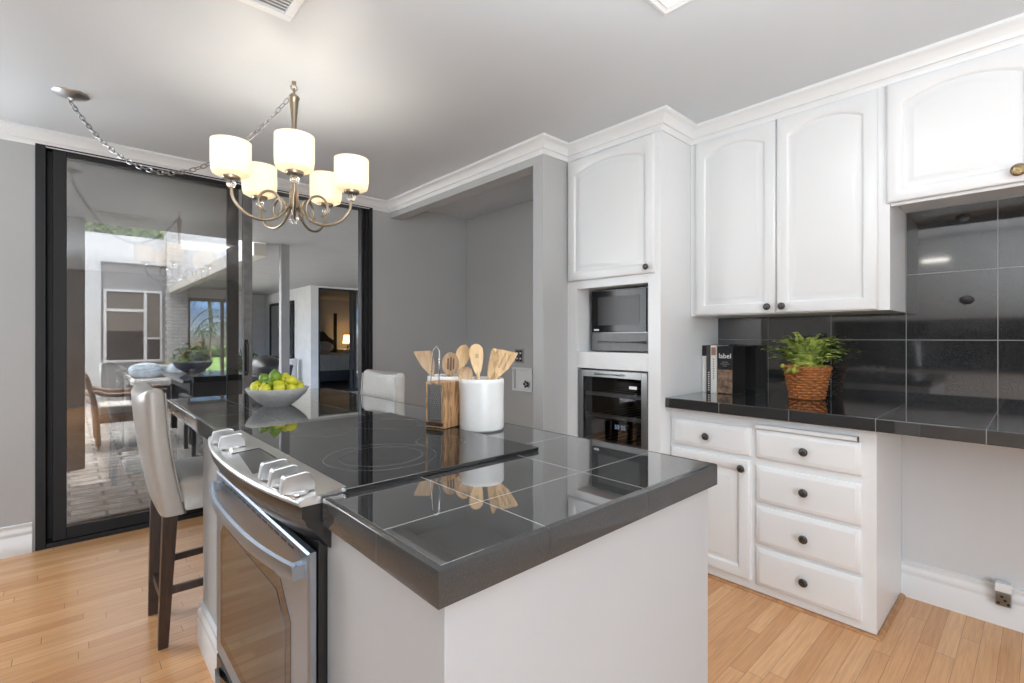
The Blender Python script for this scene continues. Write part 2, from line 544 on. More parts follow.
def bx(*a, **k):
    return box(B(), *a, **k)


def prism(bm, pts, z0, z1):
    """extrude a plan polygon (x, y) from z0 to z1"""
    lo = [bm.verts.new((x, y, z0)) for x, y in pts]
    hi = [bm.verts.new((x, y, z1)) for x, y in pts]
    n = len(pts)
    bm.faces.new(list(reversed(lo)))
    bm.faces.new(hi)
    for i in range(n):
        bm.faces.new((lo[i], lo[(i + 1) % n], hi[(i + 1) % n], hi[i]))
    return bm


def loops(bm, ls, cap0=True, cap1=True, closed=False):
    vs = [[bm.verts.new(p) for p in l] for l in ls]
    n = len(vs[0])
    rng = range(len(vs)) if closed else range(len(vs) - 1)
    for k in rng:
        a, b = vs[k], vs[(k + 1) % len(vs)]
        for i in range(n):
            j = (i + 1) % n
            bm.faces.new((a[i], a[j], b[j], b[i]))
    if not closed:
        if cap0:
            bm.faces.new(list(reversed(vs[0])))
        if cap1:
            bm.faces.new(vs[-1])
    return bm


def lathe(bm, prof, c=(0, 0, 0), n=32, cap0=True, cap1=True):
    ls = []
    for r, z in prof:
        r = max(r, 1e-5)
        ls.append([(c[0] + r * math.cos(2 * PI * i / n), c[1] + r * math.sin(2 * PI * i / n), c[2] + z) for i in range(n)])
    return loops(bm, ls, cap0, cap1)


def frame_at(t, ref=Vector((0, 0, 1))):
    t = t.normalized()
    if abs(t.dot(ref)) > 0.98:
        ref = Vector((1, 0, 0))
    a = t.cross(ref).normalized()
    b = a.cross(t).normalized()
    return a, b


def tube(bm, pts, r, n=10, closed=False, cap=True):
    """round tube along points; r a number or one radius per point"""
    P = [Vector(p) for p in pts]
    m = len(P)
    rs = r if isinstance(r, (list, tuple)) else [r] * m
    ls = []
    prev = None
    for i in range(m):
        if closed:
            t = P[(i + 1) % m] - P[i - 1]
        else:
            t = P[min(i + 1, m - 1)] - P[max(i - 1, 0)]
        if t.length < 1e-9:
            t = Vector((0, 0, 1))
        t.normalize()
        if prev is None:
            a, b = frame_at(t)
        else:
            a = (prev - t * prev.dot(t))
            if a.length < 1e-6:
                a, b = frame_at(t)
            a.normalize()
            b = t.cross(a)
        prev = a
        ls.append([tuple(P[i] + (a * math.cos(2 * PI * k / n) + b * math.sin(2 * PI * k / n)) * rs[i]) for k in range(n)])
    return loops(bm, ls, cap, cap, closed)


def rod(bm, p, q, r, n=12):
    return tube(bm, [p, q], r, n)


def bar(bm, p, q, w, d, w2=None, d2=None, ref=(0, 1, 0)):
    """rectangular bar from p to q; w along ref, d across, tapering to w2, d2"""
    p, q = Vector(p), Vector(q)
    t = (q - p).normalized()
    r = Vector(ref)
    a = (r - t * r.dot(t)).normalized()
    b = t.cross(a)
    w2 = w2 or w
    d2 = d2 or d
    L0 = [tuple(p + a * (sx * w / 2) + b * (sy * d / 2)) for sx, sy in ((-1, -1), (1, -1), (1, 1), (-1, 1))]
    L1 = [tuple(q + a * (sx * w2 / 2) + b * (sy * d2 / 2)) for sx, sy in ((-1, -1), (1, -1), (1, 1), (-1, 1))]
    return loops(bm, [L0, L1])


def sphere(bm, c, r, sx=1, sy=1, sz=1, u=20, v=12, rot=None):
    mtx = Matrix.Translation(c) @ (rot or Matrix.Identity(4)) @ Matrix.Diagonal((r * sx, r * sy, r * sz, 1))
    bmesh.ops.create_uvsphere(bm, u_segments=u, v_segments=v, radius=1.0, matrix=mtx)
    return bm


def sweep(bm, prof, path, right=True):
    """sweep a closed profile of (out, z) along a plan path with mitred corners; out is measured to the right of travel"""
    P = [Vector((x, y)) for x, y in path]
    ls = []
    for i, p in enumerate(P):
        def nrm(a, b):
            d = (b - a).normalized()
            return Vector((d.y, -d.x)) if right else Vector((-d.y, d.x))
        if i == 0:
            mv = nrm(P[0], P[1])
        elif i == len(P) - 1:
            mv = nrm(P[-2], P[-1])
        else:
            n1, n2 = nrm(P[i - 1], p), nrm(p, P[i + 1])
            mv = (n1 + n2) / (1 + n1.dot(n2))
        ls.append([(p.x + mv.x * d, p.y + mv.y * d, z) for d, z in prof])
    return loops(bm, ls)


def bez(p0, p1, p2, p3, n=10):
    out = []
    for i in range(n + 1):
        t = i / n
        out.append(tuple(Vector(p0) * (1 - t) ** 3 + Vector(p1) * 3 * t * (1 - t) ** 2 + Vector(p2) * 3 * t * t * (1 - t) + Vector(p3) * t ** 3))
    return out


def catmull(pts, n=8):
    P = [Vector(p) for p in pts]
    P = [P[0] * 2 - P[1]] + P + [P[-1] * 2 - P[-2]]
    out = []
    for i in range(1, len(P) - 2):
        for k in range(n):
            t = k / n
            a, b, c, d = P[i - 1], P[i], P[i + 1], P[i + 2]
            out.append(tuple(0.5 * ((2 * b) + (c - a) * t + (2 * a - 5 * b + 4 * c - d) * t * t + (3 * b - a - 3 * c + d) * t ** 3)))
    out.append(tuple(P[-2]))
    return out


def copy_tree(o, parent=None):
    c = o.copy()
    COL.objects.link(c)
    c.parent = parent
    for ch in list(o.children):
        copy_tree(ch, c)
    return c


def text_mesh(body, size, mtx, depth=0.0006):
    cu = bpy.data.curves.new('text', 'FONT')
    cu.body = body
    cu.size = size
    cu.extrude = depth
    cu.align_x = 'CENTER'
    cu.align_y = 'CENTER'
    to = bpy.data.objects.new('text', cu)
    COL.objects.link(to)
    me = bpy.data.meshes.new_from_object(to.evaluated_get(bpy.context.evaluated_depsgraph_get()))
    bm = B()
    bm.from_mesh(me)
    bpy.data.objects.remove(to)
    bpy.data.curves.remove(cu)
    bpy.data.meshes.remove(me)
    bmesh.ops.transform(bm, matrix=mtx, verts=bm.verts[:])
    return bm


# cabinet fronts: they face -x; u runs along y, w along z
def contour(u0, u1, w0, w1, arch, x, n=18):
    pts = [(x, u0, w0), (x, u1, w0), (x, u1, w1 - arch)]
    for i in range(1, n):
        t = i / n
        pts.append((x, u1 + (u0 - u1) * t, w1 - arch + arch * (1 - (2 * t - 1) ** 2)))
    pts.append((x, u0, w1 - arch))
    return pts


def panel_front(bm, xf, y0, y1, z0, z1, arch=0.05, thick=0.02, rail=0.049):
    c = lambda ins, x, a=0.0, extra=0.0: contour(y0 + ins, y1 - ins, z0 + ins, z1 - ins - extra, a, x)
    ls = [c(0, xf + thick), c(0, xf + 0.008), c(0.003, xf + 0.003), c(0.010, xf),
          c(rail, xf, arch), c(rail + 0.005, xf + 0.004, arch), c(rail + 0.009, xf + 0.012, arch), c(rail + 0.015, xf + 0.013, arch), c(rail + 0.042, xf + 0.003, arch), c(rail + 0.046, xf + 0.0025, arch)]
    return loops(bm, ls)


def slab_front(bm, xf, y0, y1, z0, z1, thick=0.02):
    c = lambda ins, x: contour(y0 + ins, y1 - ins, z0 + ins, z1 - ins, 0.0, x)
    ls = [c(0, xf + thick), c(0, xf + 0.010), c(0.003, xf + 0.007), c(0.012, xf + 0.005), c(0.018, xf + 0.0005), c(0.022, xf)]
    return loops(bm, ls)


def knob(parent, x, y, z, r=0.019, m=None):
    """round ornate knob on a face that looks along -x"""
    bm = B()
    prof = [(0.006, 0.0), (0.008, 0.002), (0.005, 0.006), (0.005, 0.012), (r * 0.9, 0.016), (r, 0.020), (r * 0.92, 0.024), (r * 0.6, 0.0275), (0.0, 0.0285)]
    n = 20
    ls = []
    for rr, d in prof:
        rr = max(rr, 1e-5)
        ls.append([(x - d, y + rr * math.cos(2 * PI * i / n), z + rr * math.sin(2 * PI * i / n)) for i in range(n)])
    loops(bm, ls)
    for i in range(8):
        a = 2 * PI * i / 8
        sphere(bm, (x - 0.0235, y + r * 0.68 * math.cos(a), z + r * 0.68 * math.sin(a)), r * 0.24, u=8, v=6)
    return obj('knob', bm, m or M['bronze'], parent, smooth='auto')


# ------------------------------------------------------------------ room shell
ZC = 2.44
XR, YB = 3.05, 3.95            # right wall, sliding-door wall
XL, YF = -1.90, -3.60          # left wall and the wall behind the camera
DX0, DX1 = -0.145, 1.955       # door opening
struct('floor', bx(XL - 0.1, XR + 0.1, YF - 0.1, YB + 0.02, -0.08, 0.0), M['floor'])
struct('ceiling', bx(XL - 0.1, XR + 0.1, YF - 0.1, YB + 0.16, ZC, ZC + 0.1), M['ceiling'])
bm = B()
box(bm, XL - 0.1, -1.70, YB, YB + 0.16, 0, ZC)
box(bm, -0.60, DX0, YB, YB + 0.16, 0, ZC)
box(bm, -1.70, -0.60, YB, YB + 0.16, 0, 0.85)  # sill of an unseen opening made up for the alcove fill
box(bm, -1.70, -0.60, YB, YB + 0.16, 2.15, ZC)
box(bm, DX1, XR + 0.1, YB, YB + 0.16, 0, ZC)
box(bm, DX0, DX1, YB, YB + 0.16, 2.385, ZC)
struct('wall_back', bm, M['wall'])
struct('wall_right', bx(XR, XR + 0.1, YF, YB, 0, ZC), M['knee'])
struct('wall_alcove', bx(2.985, XR, 2.14, YB, 0, ZC), M['wall'])
struct('wall_pier', bx(2.13, XR, 2.05, 2.14, 0, ZC), M['wall'], bevel=0.003)
struct('wall_header', bx(2.13, 2.24, 2.14, YB, 2.31, ZC), M['wall'])
struct('wall_left', bx(XL - 0.1, XL, YF, YB, 0, ZC), M['wall'])
bm = B()                                         # wall behind the camera, with an opening made up for the added fill light
box(bm, XL - 0.1, -1.75, YF - 0.1, YF, 0, ZC)
box(bm, -0.25, XR + 0.1, YF - 0.1, YF, 0, ZC)
box(bm, -1.75, -0.25, YF - 0.1, YF, 0, 0.5)
box(bm, -1.75, -0.25, YF - 0.1, YF, 2.2, ZC)
struct('wall_front', bm, M['wall'])

CROWN = [(0.0, ZC), (0.078, ZC), (0.078, ZC - 0.012), (0.070, ZC - 0.018), (0.064, ZC - 0.020), (0.052, ZC - 0.028), (0.040, ZC - 0.040),
         (0.032, ZC - 0.052), (0.030, ZC - 0.058), (0.022, ZC - 0.060), (0.018, ZC - 0.066), (0.010, ZC - 0.074), (0.009, ZC - 0.084), (0.0, ZC - 0.084)]
struct('trim_1', sweep(B(), CROWN, [(XL, YB), (2.13, YB), (2.13, 2.05), (2.352, 2.05), (2.352, 1.388), (2.682, 1.388), (2.682, YF)]), M['trim'], smooth='auto')
BASE = [(0.0, 0.0), (0.018, 0.0), (0.018, 0.098), (0.014, 0.104), (0.014, 0.112), (0.017, 0.120), (0.017, 0.132), (0.011, 0.140), (0.008, 0.146), (0.008, 0.154), (0.012, 0.160), (0.012, 0.168), (0.0, 0.172)]
struct('baseboard_left', sweep(B(), BASE, [(XL, YB), (DX0 - 0.012, YB)]), M['trim'], smooth='auto')
struct('wall_knee', bx(2.975, XR, -1.6, 0.4615, 0, 0.859), M['knee'])
struct('baseboard_right', sweep(B(), BASE, [(2.975, 0.4615), (2.975, -1.6)]), M['trim'], smooth='auto')

# the sliding door: two panels slid over one another on the left half, the right half open
door = bpy.data.objects.new('door_1', None)
COL.objects.link(door)
door.location = (DX0, YB, 0)
door['kind'] = 'structure'
WLOC[door] = Vector((DX0, YB, 0))
bm = B()
box(bm, DX0, DX0 + 0.045, YB - 0.012, YB + 0.13, 0, 2.385)
box(bm, DX1 - 0.03, DX1, YB - 0.012, YB + 0.13, 0, 2.385)
box(bm, DX1 - 0.052, DX1 - 0.036, YB + 0.01, YB + 0.06, 0.03, 2.37)
box(bm, DX1 - 0.085, DX1 - 0.062, YB + 0.03, YB + 0.10, 0.03, 2.37)
box(bm, DX0 + 0.045, DX1 - 0.03, YB - 0.012, YB + 0.13, 2.36, 2.385)
box(bm, DX0 + 0.045, DX1 - 0.03, YB - 0.012, YB + 0.13, 0.0, 0.028)
obj('frame', bm, M['black_frame'], door, bevel=0.003)


def slide_panel(x0, x1, y, stile, gray, handle):
    fr = B()
    box(fr, x0, x0 + stile, y, y + 0.035, 0.03, 2.36)
    box(fr, x0 + stile, x1 - stile, y, y + 0.035, 0.03, 0.10)
    box(fr, x0 + stile, x1 - stile, y, y + 0.035, 2.33, 2.36)
    p = obj('panel', fr, M['black_frame'], door, bevel=0.003)
    obj('stile', bx(x1 - stile, x1, y, y + 0.035, 0.03, 2.36), M['lit_stile'] if gray else M['black_frame'], p, bevel=0.003)
    obj('glass', bx(x0 + stile, x1 - stile, y + 0.015, y + 0.019, 0.10, 2.33), M['pane'], p)
    if handle:
        h = B()
        hx = x1 - stile / 2 - 0.012
        tube(h, [(hx, y, 0.985), (hx, y - 0.045, 0.985), (hx, y - 0.045, 1.20), (hx, y, 1.20)], 0.008, 8)
        box(h, hx - 0.012, hx + 0.012, y - 0.006, y, 0.96, 1.225)
        obj('handle', h, M['black'], p, smooth='auto')


slide_panel(-0.072, 1.005, YB + 0.006, 0.062, True, True)
slide_panel(-0.10, 0.93, YB + 0.075, 0.075, False, False)

# ------------------------------------------------------------------ ceiling fittings
t = thing('ceiling_vent', 'white slatted air vent in the ceiling near the top left edge', 'air vent', (0.45, 1.80, ZC))
bm = B()
for a in ((0.20, 0.615, 1.885, 1.915), (0.20, 0.615, 1.685, 1.715), (0.20, 0.23, 1.715, 1.885), (0.585, 0.615, 1.715, 1.885)):
    box(bm, a[0], a[1], a[2], a[3], ZC - 0.012, ZC)
obj('frame', bm, M['trim'], t, bevel=0.003)
obj('backing', bx(0.23, 0.585, 1.715, 1.885, ZC - 0.002, ZC), M['vent_dark'], t)
for k in range(9):
    y = 1.726 + k * 0.0185
    obj('slat', bar(B(), (0.23, y, ZC - 0.007), (0.585, y, ZC - 0.007), 0.014, 0.002, ref=(0, 0.9, 0.45)), M['trim'], t)
t = thing('ceiling_light', 'square white framed light panel in the ceiling at the top edge', 'ceiling light', (1.30, 0.62, ZC))
bm = B()
FR = [(0.0, ZC), (0.0, ZC - 0.010), (0.012, ZC - 0.014), (0.026, ZC - 0.009), (0.032, ZC - 0.013), (0.05, ZC - 0.006), (0.05, ZC)]
X0, X1, Y0, Y1 = 0.95, 1.628, 0.28, 0.945
ls = []
for (px, py, sx, sy) in ((X0, Y0, 1, 1), (X1, Y0, -1, 1), (X1, Y1, -1, -1), (X0, Y1, 1, -1)):
    ls.append([(px + sx * d, py + sy * d, z) for d, z in FR])
loops(bm, ls, closed=True)
obj('frame', bm, M['trim'], t)
obj('diffuser', bx(X0 + 0.05, X1 - 0.05, Y0 + 0.05, Y1 - 0.05, ZC - 0.006, ZC), M['panel_light'], t)

# ------------------------------------------------------------------ tall cabinet with appliances
XT = 2.35
YT0, YT1 = 1.388, 2.05
t = thing('tall_cabinet', 'tall white cabinet tower holding the microwave and wine cooler', 'cabinet', (2.7, 1.72, 0))
bm = B()
OY0, OY1 = 1.464, 1.969
box(bm, XT, XR - 0.012, YT0, OY0, 0, ZC - 0.002)
box(bm, XT, XR - 0.012, OY1, YT1 - 0.001, 0, ZC - 0.002)
box(bm, XT, XR - 0.012, OY0, OY1, 0, 0.19)
box(bm, XT, XR - 0.012, OY0, OY1, 1.052, 1.152)
box(bm, XT, XR - 0.012, OY0, OY1, 1.542, ZC - 0.002)
box(bm, 3.0, XR - 0.012, OY0, OY1, 0.19, 1.542)
obj('body', bm, M['white'], t, bevel=0.002)
d = obj('door', panel_front(B(), XT - 0.021, 1.421, 2.030, 1.592, 2.348, 0.045), M['white'], t, smooth='auto')
knob(d, XT - 0.021, 1.455, 1.625, 0.017)

t = thing('microwave', 'black and steel microwave in the tall cabinet recess', 'microwave', (2.6, 1.70, 1.152))
XM = 2.44
MY0, MY1 = 1.470, 1.925
obj('body', bx(XM + 0.02, 2.86, MY0, MY1, 1.156, 1.535), M['steel_dark'], t, bevel=0.004)
f = obj('door', bx(XM, XM + 0.02, MY0 + 0.06, MY1, 1.272, 1.528), M['micro'], t, bevel=0.003)
obj('window', bx(XM - 0.0015, XM, MY0 + 0.105, MY1 - 0.05, 1.315, 1.490), mat('microwave_window', (0.055, 0.055, 0.055), 0.15, ior=1.25), f)
obj('badge', bx(XM - 0.002, XM, MY1 - 0.058, MY1 - 0.02, 1.282, 1.292), M['print_white'], f)
cp = obj('control_panel', bx(XM, XM + 0.02, MY0, MY0 + 0.057, 1.272, 1.528), M['micro'], t, bevel=0.003)
for k in range(5):
    obj('button', bx(XM - 0.002, XM, MY0 + 0.014, MY0 + 0.040, 1.300 + k * 0.040, 1.312 + k * 0.040), M['steel_dark'], cp)
lp = obj('lower_panel', bx(XM, XM + 0.02, MY0, MY1, 1.158, 1.268), M['steel_matte'], t, bevel=0.003, label='brushed steel lower drawer panel')
bm = B()
rod(bm, (XM - 0.025, MY0 + 0.05, 1.212), (XM - 0.025, MY1 - 0.07, 1.212), 0.008)
for yy in (MY0 + 0.07, MY1 - 0.09):
    rod(bm, (XM - 0.025, yy, 1.212), (XM + 0.002, yy, 1.212), 0.005)
obj('handle', bm, M['chrome'], lp, smooth='auto')

t = thing('wine_cooler', 'steel framed glass door wine cooler below the microwave', 'wine cooler', (2.6, 1.716, 0.19))
XW = 2.352
bm = B()
box(bm, XW + 0.03, 2.95, OY0 + 0.006, OY0 + 0.026, 0.195, 1.046)
box(bm, XW + 0.03, 2.95, OY1 - 0.026, OY1 - 0.006, 0.195, 1.046)
box(bm, XW + 0.03, 2.95, OY0 + 0.026, OY1 - 0.026, 0.195, 0.215)
box(bm, XW + 0.03, 2.95, OY0 + 0.026, OY1 - 0.026, 1.026, 1.046)
box(bm, 2.93, 2.95, OY0 + 0.026, OY1 - 0.026, 0.215, 1.026)
obj('body', bm, M['black'], t)
bm = B()
box(bm, XW, XW + 0.03, OY0 + 0.006, OY0 + 0.045, 0.20, 1.042)
box(bm, XW, XW + 0.03, OY1 - 0.045, OY1 - 0.006, 0.20, 1.042)
box(bm, XW, XW + 0.03, OY0 + 0.045, OY1 - 0.045, 0.20, 0.24)
box(bm, XW, XW + 0.03, OY0 + 0.045, OY1 - 0.045, 1.002, 1.042)
d = obj('door_frame', bm, M['steel_dark'], t, bevel=0.002)
obj('glass', bx(XW + 0.012, XW + 0.016, OY0 + 0.045, OY1 - 0.045, 0.24, 1.002), M['fridge_glass'], d)
bm = B()
rod(bm, (XW - 0.018, OY0 + 0.17, 1.022), (XW - 0.018, OY1 - 0.15, 1.022), 0.006)
for yy in (OY0 + 0.19, OY1 - 0.17):
    rod(bm, (XW - 0.018, yy, 1.022), (XW + 0.002, yy, 1.022), 0.004)
obj('handle', bm, M['chrome'], d, smooth='auto')
obj('badge', bx(XW + 0.009, XW + 0.0115, OY0 + 0.08, OY0 + 0.13, 0.945, 0.962), M['print_white'], d)
for z in (0.42, 0.60, 0.755, 0.885):
    sb = B()
    box(sb, XW + 0.034, XW + 0.052, OY0 + 0.03, OY1 - 0.03, z, z + 0.022)
    for k in range(7):
        rod(sb, (XW + 0.06, OY0 + 0.06 + k * 0.064, z + 0.006), (2.90, OY0 + 0.06 + k * 0.064, z + 0.006), 0.003, 6)
    obj('shelf', sb, M['steel'], t)
sc = obj('display', bx(XW + 0.045, XW + 0.052, 1.62, 1.74, 0.685, 0.732), M['black_glass'], t)
obj('digits', text_mesh('55 55', 0.034, Matrix.Translation((XW + 0.044, 1.68, 0.708)) @ Matrix.Rotation(-PI / 2, 4, 'Z') @ Matrix.Rotation(PI / 2, 4, 'X')), M['screen'], sc, label='pale blue lit digits')

# ------------------------------------------------------------------ upper cabinets on the right wall
XU = 2.68
t = thing('upper_cabinet', 'white two-door wall cabinet above the potted fern', 'cabinet', (2.86, 0.92, 1.362))
obj('body', bx(XU, XR - 0.012, 0.456, YT0 - 0.001, 1.362, ZC - 0.002), M['white'], t, bevel=0.002)
d = obj('door', panel_front(B(), XU - 0.021, 0.922, 1.350, 1.366, 2.354, 0.045), M['white'], t, smooth='auto')
knob(d, XU - 0.021, 0.955, 1.398, 0.018)
d = obj('door', panel_front(B(), XU - 0.021, 0.498, 0.918, 1.366, 2.354, 0.045), M['white'], t, smooth='auto')
knob(d, XU - 0.021, 0.886, 1.398, 0.018)
t = thing('upper_cabinet', 'short white wall cabinet with arched door over the desk space at right edge', 'cabinet', (2.86, -0.1, 1.87))
obj('body', bx(XU, XR - 0.012, -0.62, 0.455, 1.852, ZC - 0.002), M['white'], t, bevel=0.002)
obj('light_rail', bx(XU + 0.004, XU + 0.022, -0.62, 0.455, 1.820, 1.852), M['white'], t, bevel=0.002)
d = obj('door', panel_front(B(), XU - 0.021, -0.008, 0.466, 1.832, 2.354, 0.045), M['white'], t, smooth='auto')
knob(d, XU - 0.021, 0.062, 1.872, 0.024, M['brass'])
d = obj('door', panel_front(B(), XU - 0.021, -0.560, -0.014, 1.832, 2.354, 0.045), M['white'], t, smooth='auto')
knob(d, XU - 0.021, -0.08, 1.872, 0.024, M['brass'])

# ------------------------------------------------------------------ base cabinet, desk counter, backsplash
XB = 2.455
t = thing('base_cabinet', 'white base cabinet of drawers under the fern', 'cabinet', (2.75, 0.93, 0))
bm = B()
box(bm, XB, XR - 0.02, 0.462, YT0 - 0.001, 0.014, 0.858)
box(bm, XB + 0.01, XR - 0.02, 0.466, YT0 - 0.001, 0.0, 0.014)
obj('body', bm, M['white'], t, bevel=0.0015)
xf = XB - 0.020
dr = obj('drawer', slab_front(B(), xf, 0.962, 1.372, 0.664, 0.800), M['white'], t, smooth='auto')
knob(dr, xf, 1.172, 0.730)
d = obj('door', panel_front(B(), xf, 0.960, 1.372, 0.060, 0.640, 0.0), M['white'], t, smooth='auto')
knob(d, xf, 0.994, 0.600)
for z0, z1, zk in ((0.662, 0.800, 0.728), (0.452, 0.624, 0.545), (0.250, 0.432, 0.338), (0.052, 0.233, 0.145)):
    dr = obj('drawer', slab_front(B(), xf, 0.512, 0.932, z0, z1), M['white'], t, smooth='auto')
    knob(dr, xf, 0.722, zk)
cb = obj('cutting_board', bx(xf - 0.006, XB + 0.3, 0.520, 0.930, 0.806, 0.824), M['white'], t, bevel=0.002)
obj('end_cap', bx(xf - 0.010, xf - 0.004, 0.516, 0.522, 0.804, 0.826), M['steel_dark'], cb)
SHOE = [(0.0, 0.0), (0.020, 0.0), (0.019, 0.004), (0.015, 0.008), (0.008, 0.011), (0.0, 0.012)]
struct('trim_2', sweep(B(), SHOE, [(XB + 0.006, YT0), (XB + 0.006, 0.462), (2.972, 0.462)]), M['oakshoe'], smooth='auto')

bm = B()
prism(bm, [(2.395, 1.387), (2.395, -1.6), (3.042, -1.6), (3.042, 1.387)], 0.860, 0.914)
o = obj('desk_countertop', bm, M['counter_tile'], bevel=0.004, seg=3, origin=(2.74, 0, 0.86))
tag(o, 'black polished tile countertop along the right wall', 'countertop')
bm = B()
box(bm, 3.042, XR, 0.456, 1.387, 0.860, 1.361)
box(bm, 3.042, XR, -1.6, 0.456, 0.860, 1.851)
struct('wall_backsplash', bm, M['splash_tile'])

t = thing('cable_outlet', 'small grey metal outlet box on the white baseboard under the desk counter', 'outlet', (2.95, 0.114, 0.10))
obj('box', bx(2.925, 2.957, 0.090, 0.138, 0.098, 0.156), M['steel_dark'], t, bevel=0.004)
obj('cover', bx(2.921, 2.958, 0.088, 0.140, 0.158, 0.196), M['trim'], t, bevel=0.004, label='white plastic cover')
bm = B()
for k in range(4):
    rod(bm, (2.921, 0.098 + 0.010 * k, 0.112 + 0.014 * (k % 3)), (2.926, 0.098 + 0.010 * k, 0.112 + 0.014 * (k % 3)), 0.0055, 8)
obj('socket', bm, M['black'], t)

# ------------------------------------------------------------------ alcove fittings
t = thing('wall_outlet', 'dark double wall outlet in the alcove behind the wooden utensils', 'outlet', (2.985, 3.18, 1.11))
obj('plate', bx(2.979, 2.985, 3.110, 3.225, 1.012, 1.138), M['steel_dark'], t, bevel=0.002)
for yy in (3.145, 3.190):
    s = obj('socket', bx(2.975, 2.979, yy - 0.018, yy + 0.018, 1.025, 1.125), M['black'], t, bevel=0.001)
    for zz in (1.052, 1.100):
        obj('face', bx(2.973, 2.975, yy - 0.010, yy + 0.010, zz - 0.008, zz + 0.008), M['steel'], s)
t = thing('water_valve_box', 'white recessed water valve box on the alcove wall', 'valve box', (2.985, 3.14, 0.87))
bm = B()
y0, y1, z0, z1 = 2.985, 3.240, 0.765, 0.972
for a in ((y0, y1, z1 - 0.022, z1), (y0, y1, z0, z0 + 0.022), (y0, y0 + 0.024, z0 + 0.022, z1 - 0.022), (y1 - 0.024, y1, z0 + 0.022, z1 - 0.022)):
    box(bm, 2.960, 2.985, *a)
obj('frame', bm, M['trim'], t, bevel=0.003)
obj('recess', bx(2.981, 2.985, y0 + 0.024, y1 - 0.024, z0 + 0.022, z1 - 0.022), M['trim'], t)
v = obj('valve', rod(B(), (2.981, 3.045, 0.830), (2.945, 3.045, 0.830), 0.011), M['steel_dark'], t, smooth='auto')
bm = B()
for k in range(5):
    a = 2 * PI * k / 5
    sphere(bm, (2.945, 3.045 + 0.022 * math.cos(a), 0.832 + 0.022 * math.sin(a)), 0.011, u=8, v=6)
obj('valve_wheel', bm, M['black'], v)

# ------------------------------------------------------------------ island
IX0, IX1, IY0, IY1 = 0.38, 1.238, 0.568, 3.12
RY0, RY1 = 0.99, 1.84                  # the range
t = thing('kitchen_island', 'pale grey kitchen island body under the black tile top', 'kitchen island', (0.8, 1.4, 0))
bm = B()
prism(bm, [(0.402, 0.585), (1.222, 0.585), (1.222, 2.30), (0.402, 2.30), (0.402, RY1 + 0.006), (1.05, RY1 + 0.006), (1.05, RY0 + 0.028), (0.402, RY0 + 0.028)], 0, 0.860)
obj('body', bm, M['island'], t, bevel=0.002)
obj('baseboard', sweep(B(), BASE, [(0.402, RY1 + 0.01), (0.402, 2.30), (1.222, 2.30)], right=False), M['trim'], t, smooth='auto')
bm = B()
E_ = 0.013
prism(bm, [(IX0 + E_, IY0 + E_), (IX1 - E_, IY0 + E_), (IX1 - E_, IY1 - E_), (IX0 + E_, IY1 - E_), (IX0 + E_, RY1 + 0.004), (0.992, RY1 + 0.004), (0.992, RY0 - 0.004), (IX0 + E_, RY0 - 0.004)], 0.860, 0.914)
o = obj('island_countertop', bm, M['island_tile'], bevel=0.0012, seg=2, origin=(0.8, 1.8, 0.86))
tag(o, 'black polished tile countertop of the kitchen island', 'countertop')
PR = [(-E_ + 0.0004, 0.860), (0.0, 0.860), (0.0, 0.9095), (-0.0015, 0.9130), (-0.0045, 0.9140), (-E_ + 0.0004, 0.9140)]
obj('edge_tiles', sweep(B(), PR, [(IX0, RY0 - 0.004), (IX0, IY0), (IX1, IY0), (IX1, IY1), (IX0, IY1), (IX0, RY1 + 0.004)]), M['edge_tile'], o, smooth='auto')

# slide-in range
t = thing('range', 'stainless slide-in electric range set in the island', 'range', (0.70, 1.415, 0))
ZT = 0.925
obj('body', bx(0.385, 1.0, RY0 + 0.032, RY1 - 0.012, 0.03, 0.9), M['black'], t, bevel=0.002)
g = obj('cooktop_glass', bx(0.425, 0.998, RY0 - 0.012, RY1 + 0.012, 0.9145, ZT), M['black_glass'], t, bevel=0.002)


def ring(cx, cy, r, w=0.0022):
    bm = B()
    n = 64
    ls = []
    for rr, z in ((r - w, ZT), (r - w, ZT + 0.0003), (r + w, ZT + 0.0003), (r + w, ZT)):
        ls.append([(cx + rr * math.cos(2 * PI * i / n), cy + rr * math.sin(2 * PI * i / n), z) for i in range(n)])
    loops(bm, ls, closed=True)
    obj('burner_ring', bm, M['ring'], g)


for cx, cy, r in ((0.615, 1.19, 0.145), (0.615, 1.19, 0.108), (0.84, 1.24, 0.075), (0.615, 1.62, 0.088), (0.86, 1.62, 0.11)):
    ring(cx, cy, r)


def front_x(y, ends=0.336, mid=0.296):
    s = (y - RY0) / (RY1 - RY0)
    return mid + (ends - mid) * abs(2 * s - 1) ** 2.2


n = 24
ys = [RY0 + 0.002 + (RY1 - RY0 - 0.004) * i / n for i in range(n + 1)]
ls = []
for y in ys:
    fx = front_x(y)
    ls.append([(0.432, y, 0.926), (fx + 0.012, y, 0.9185), (fx + 0.003, y, 0.9155), (fx, y, 0.911), (fx, y, 0.906), (fx + 0.003, y, 0.903), (0.432, y, 0.903)])
cp = obj('control_panel', loops(B(), ls), M['steel_panel'], t, smooth='auto')
ls = []
for y in ys:
    fx = front_x(y) + 0.006
    ls.append([(0.40, y, 0.903), (fx, y, 0.903), (fx, y, 0.880), (fx + 0.006, y, 0.872), (0.40, y, 0.872)])
obj('fascia', loops(B(), ls), M['black'], t, smooth='auto', label='black fascia under the control panel')
ls = []
for y in ys:
    fx = front_x(y) + 0.012
    ls.append([(0.40, y, 0.872), (fx, y, 0.872), (fx + 0.003, y, 0.862), (fx + 0.026, y, 0.838), (fx + 0.05, y, 0.806), (0.40, y, 0.806)])
obj('vent_trim', loops(B(), ls), M['black'], t, smooth='auto')
slope = math.atan2(0.926 - 0.9185, 0.432 - 0.31)


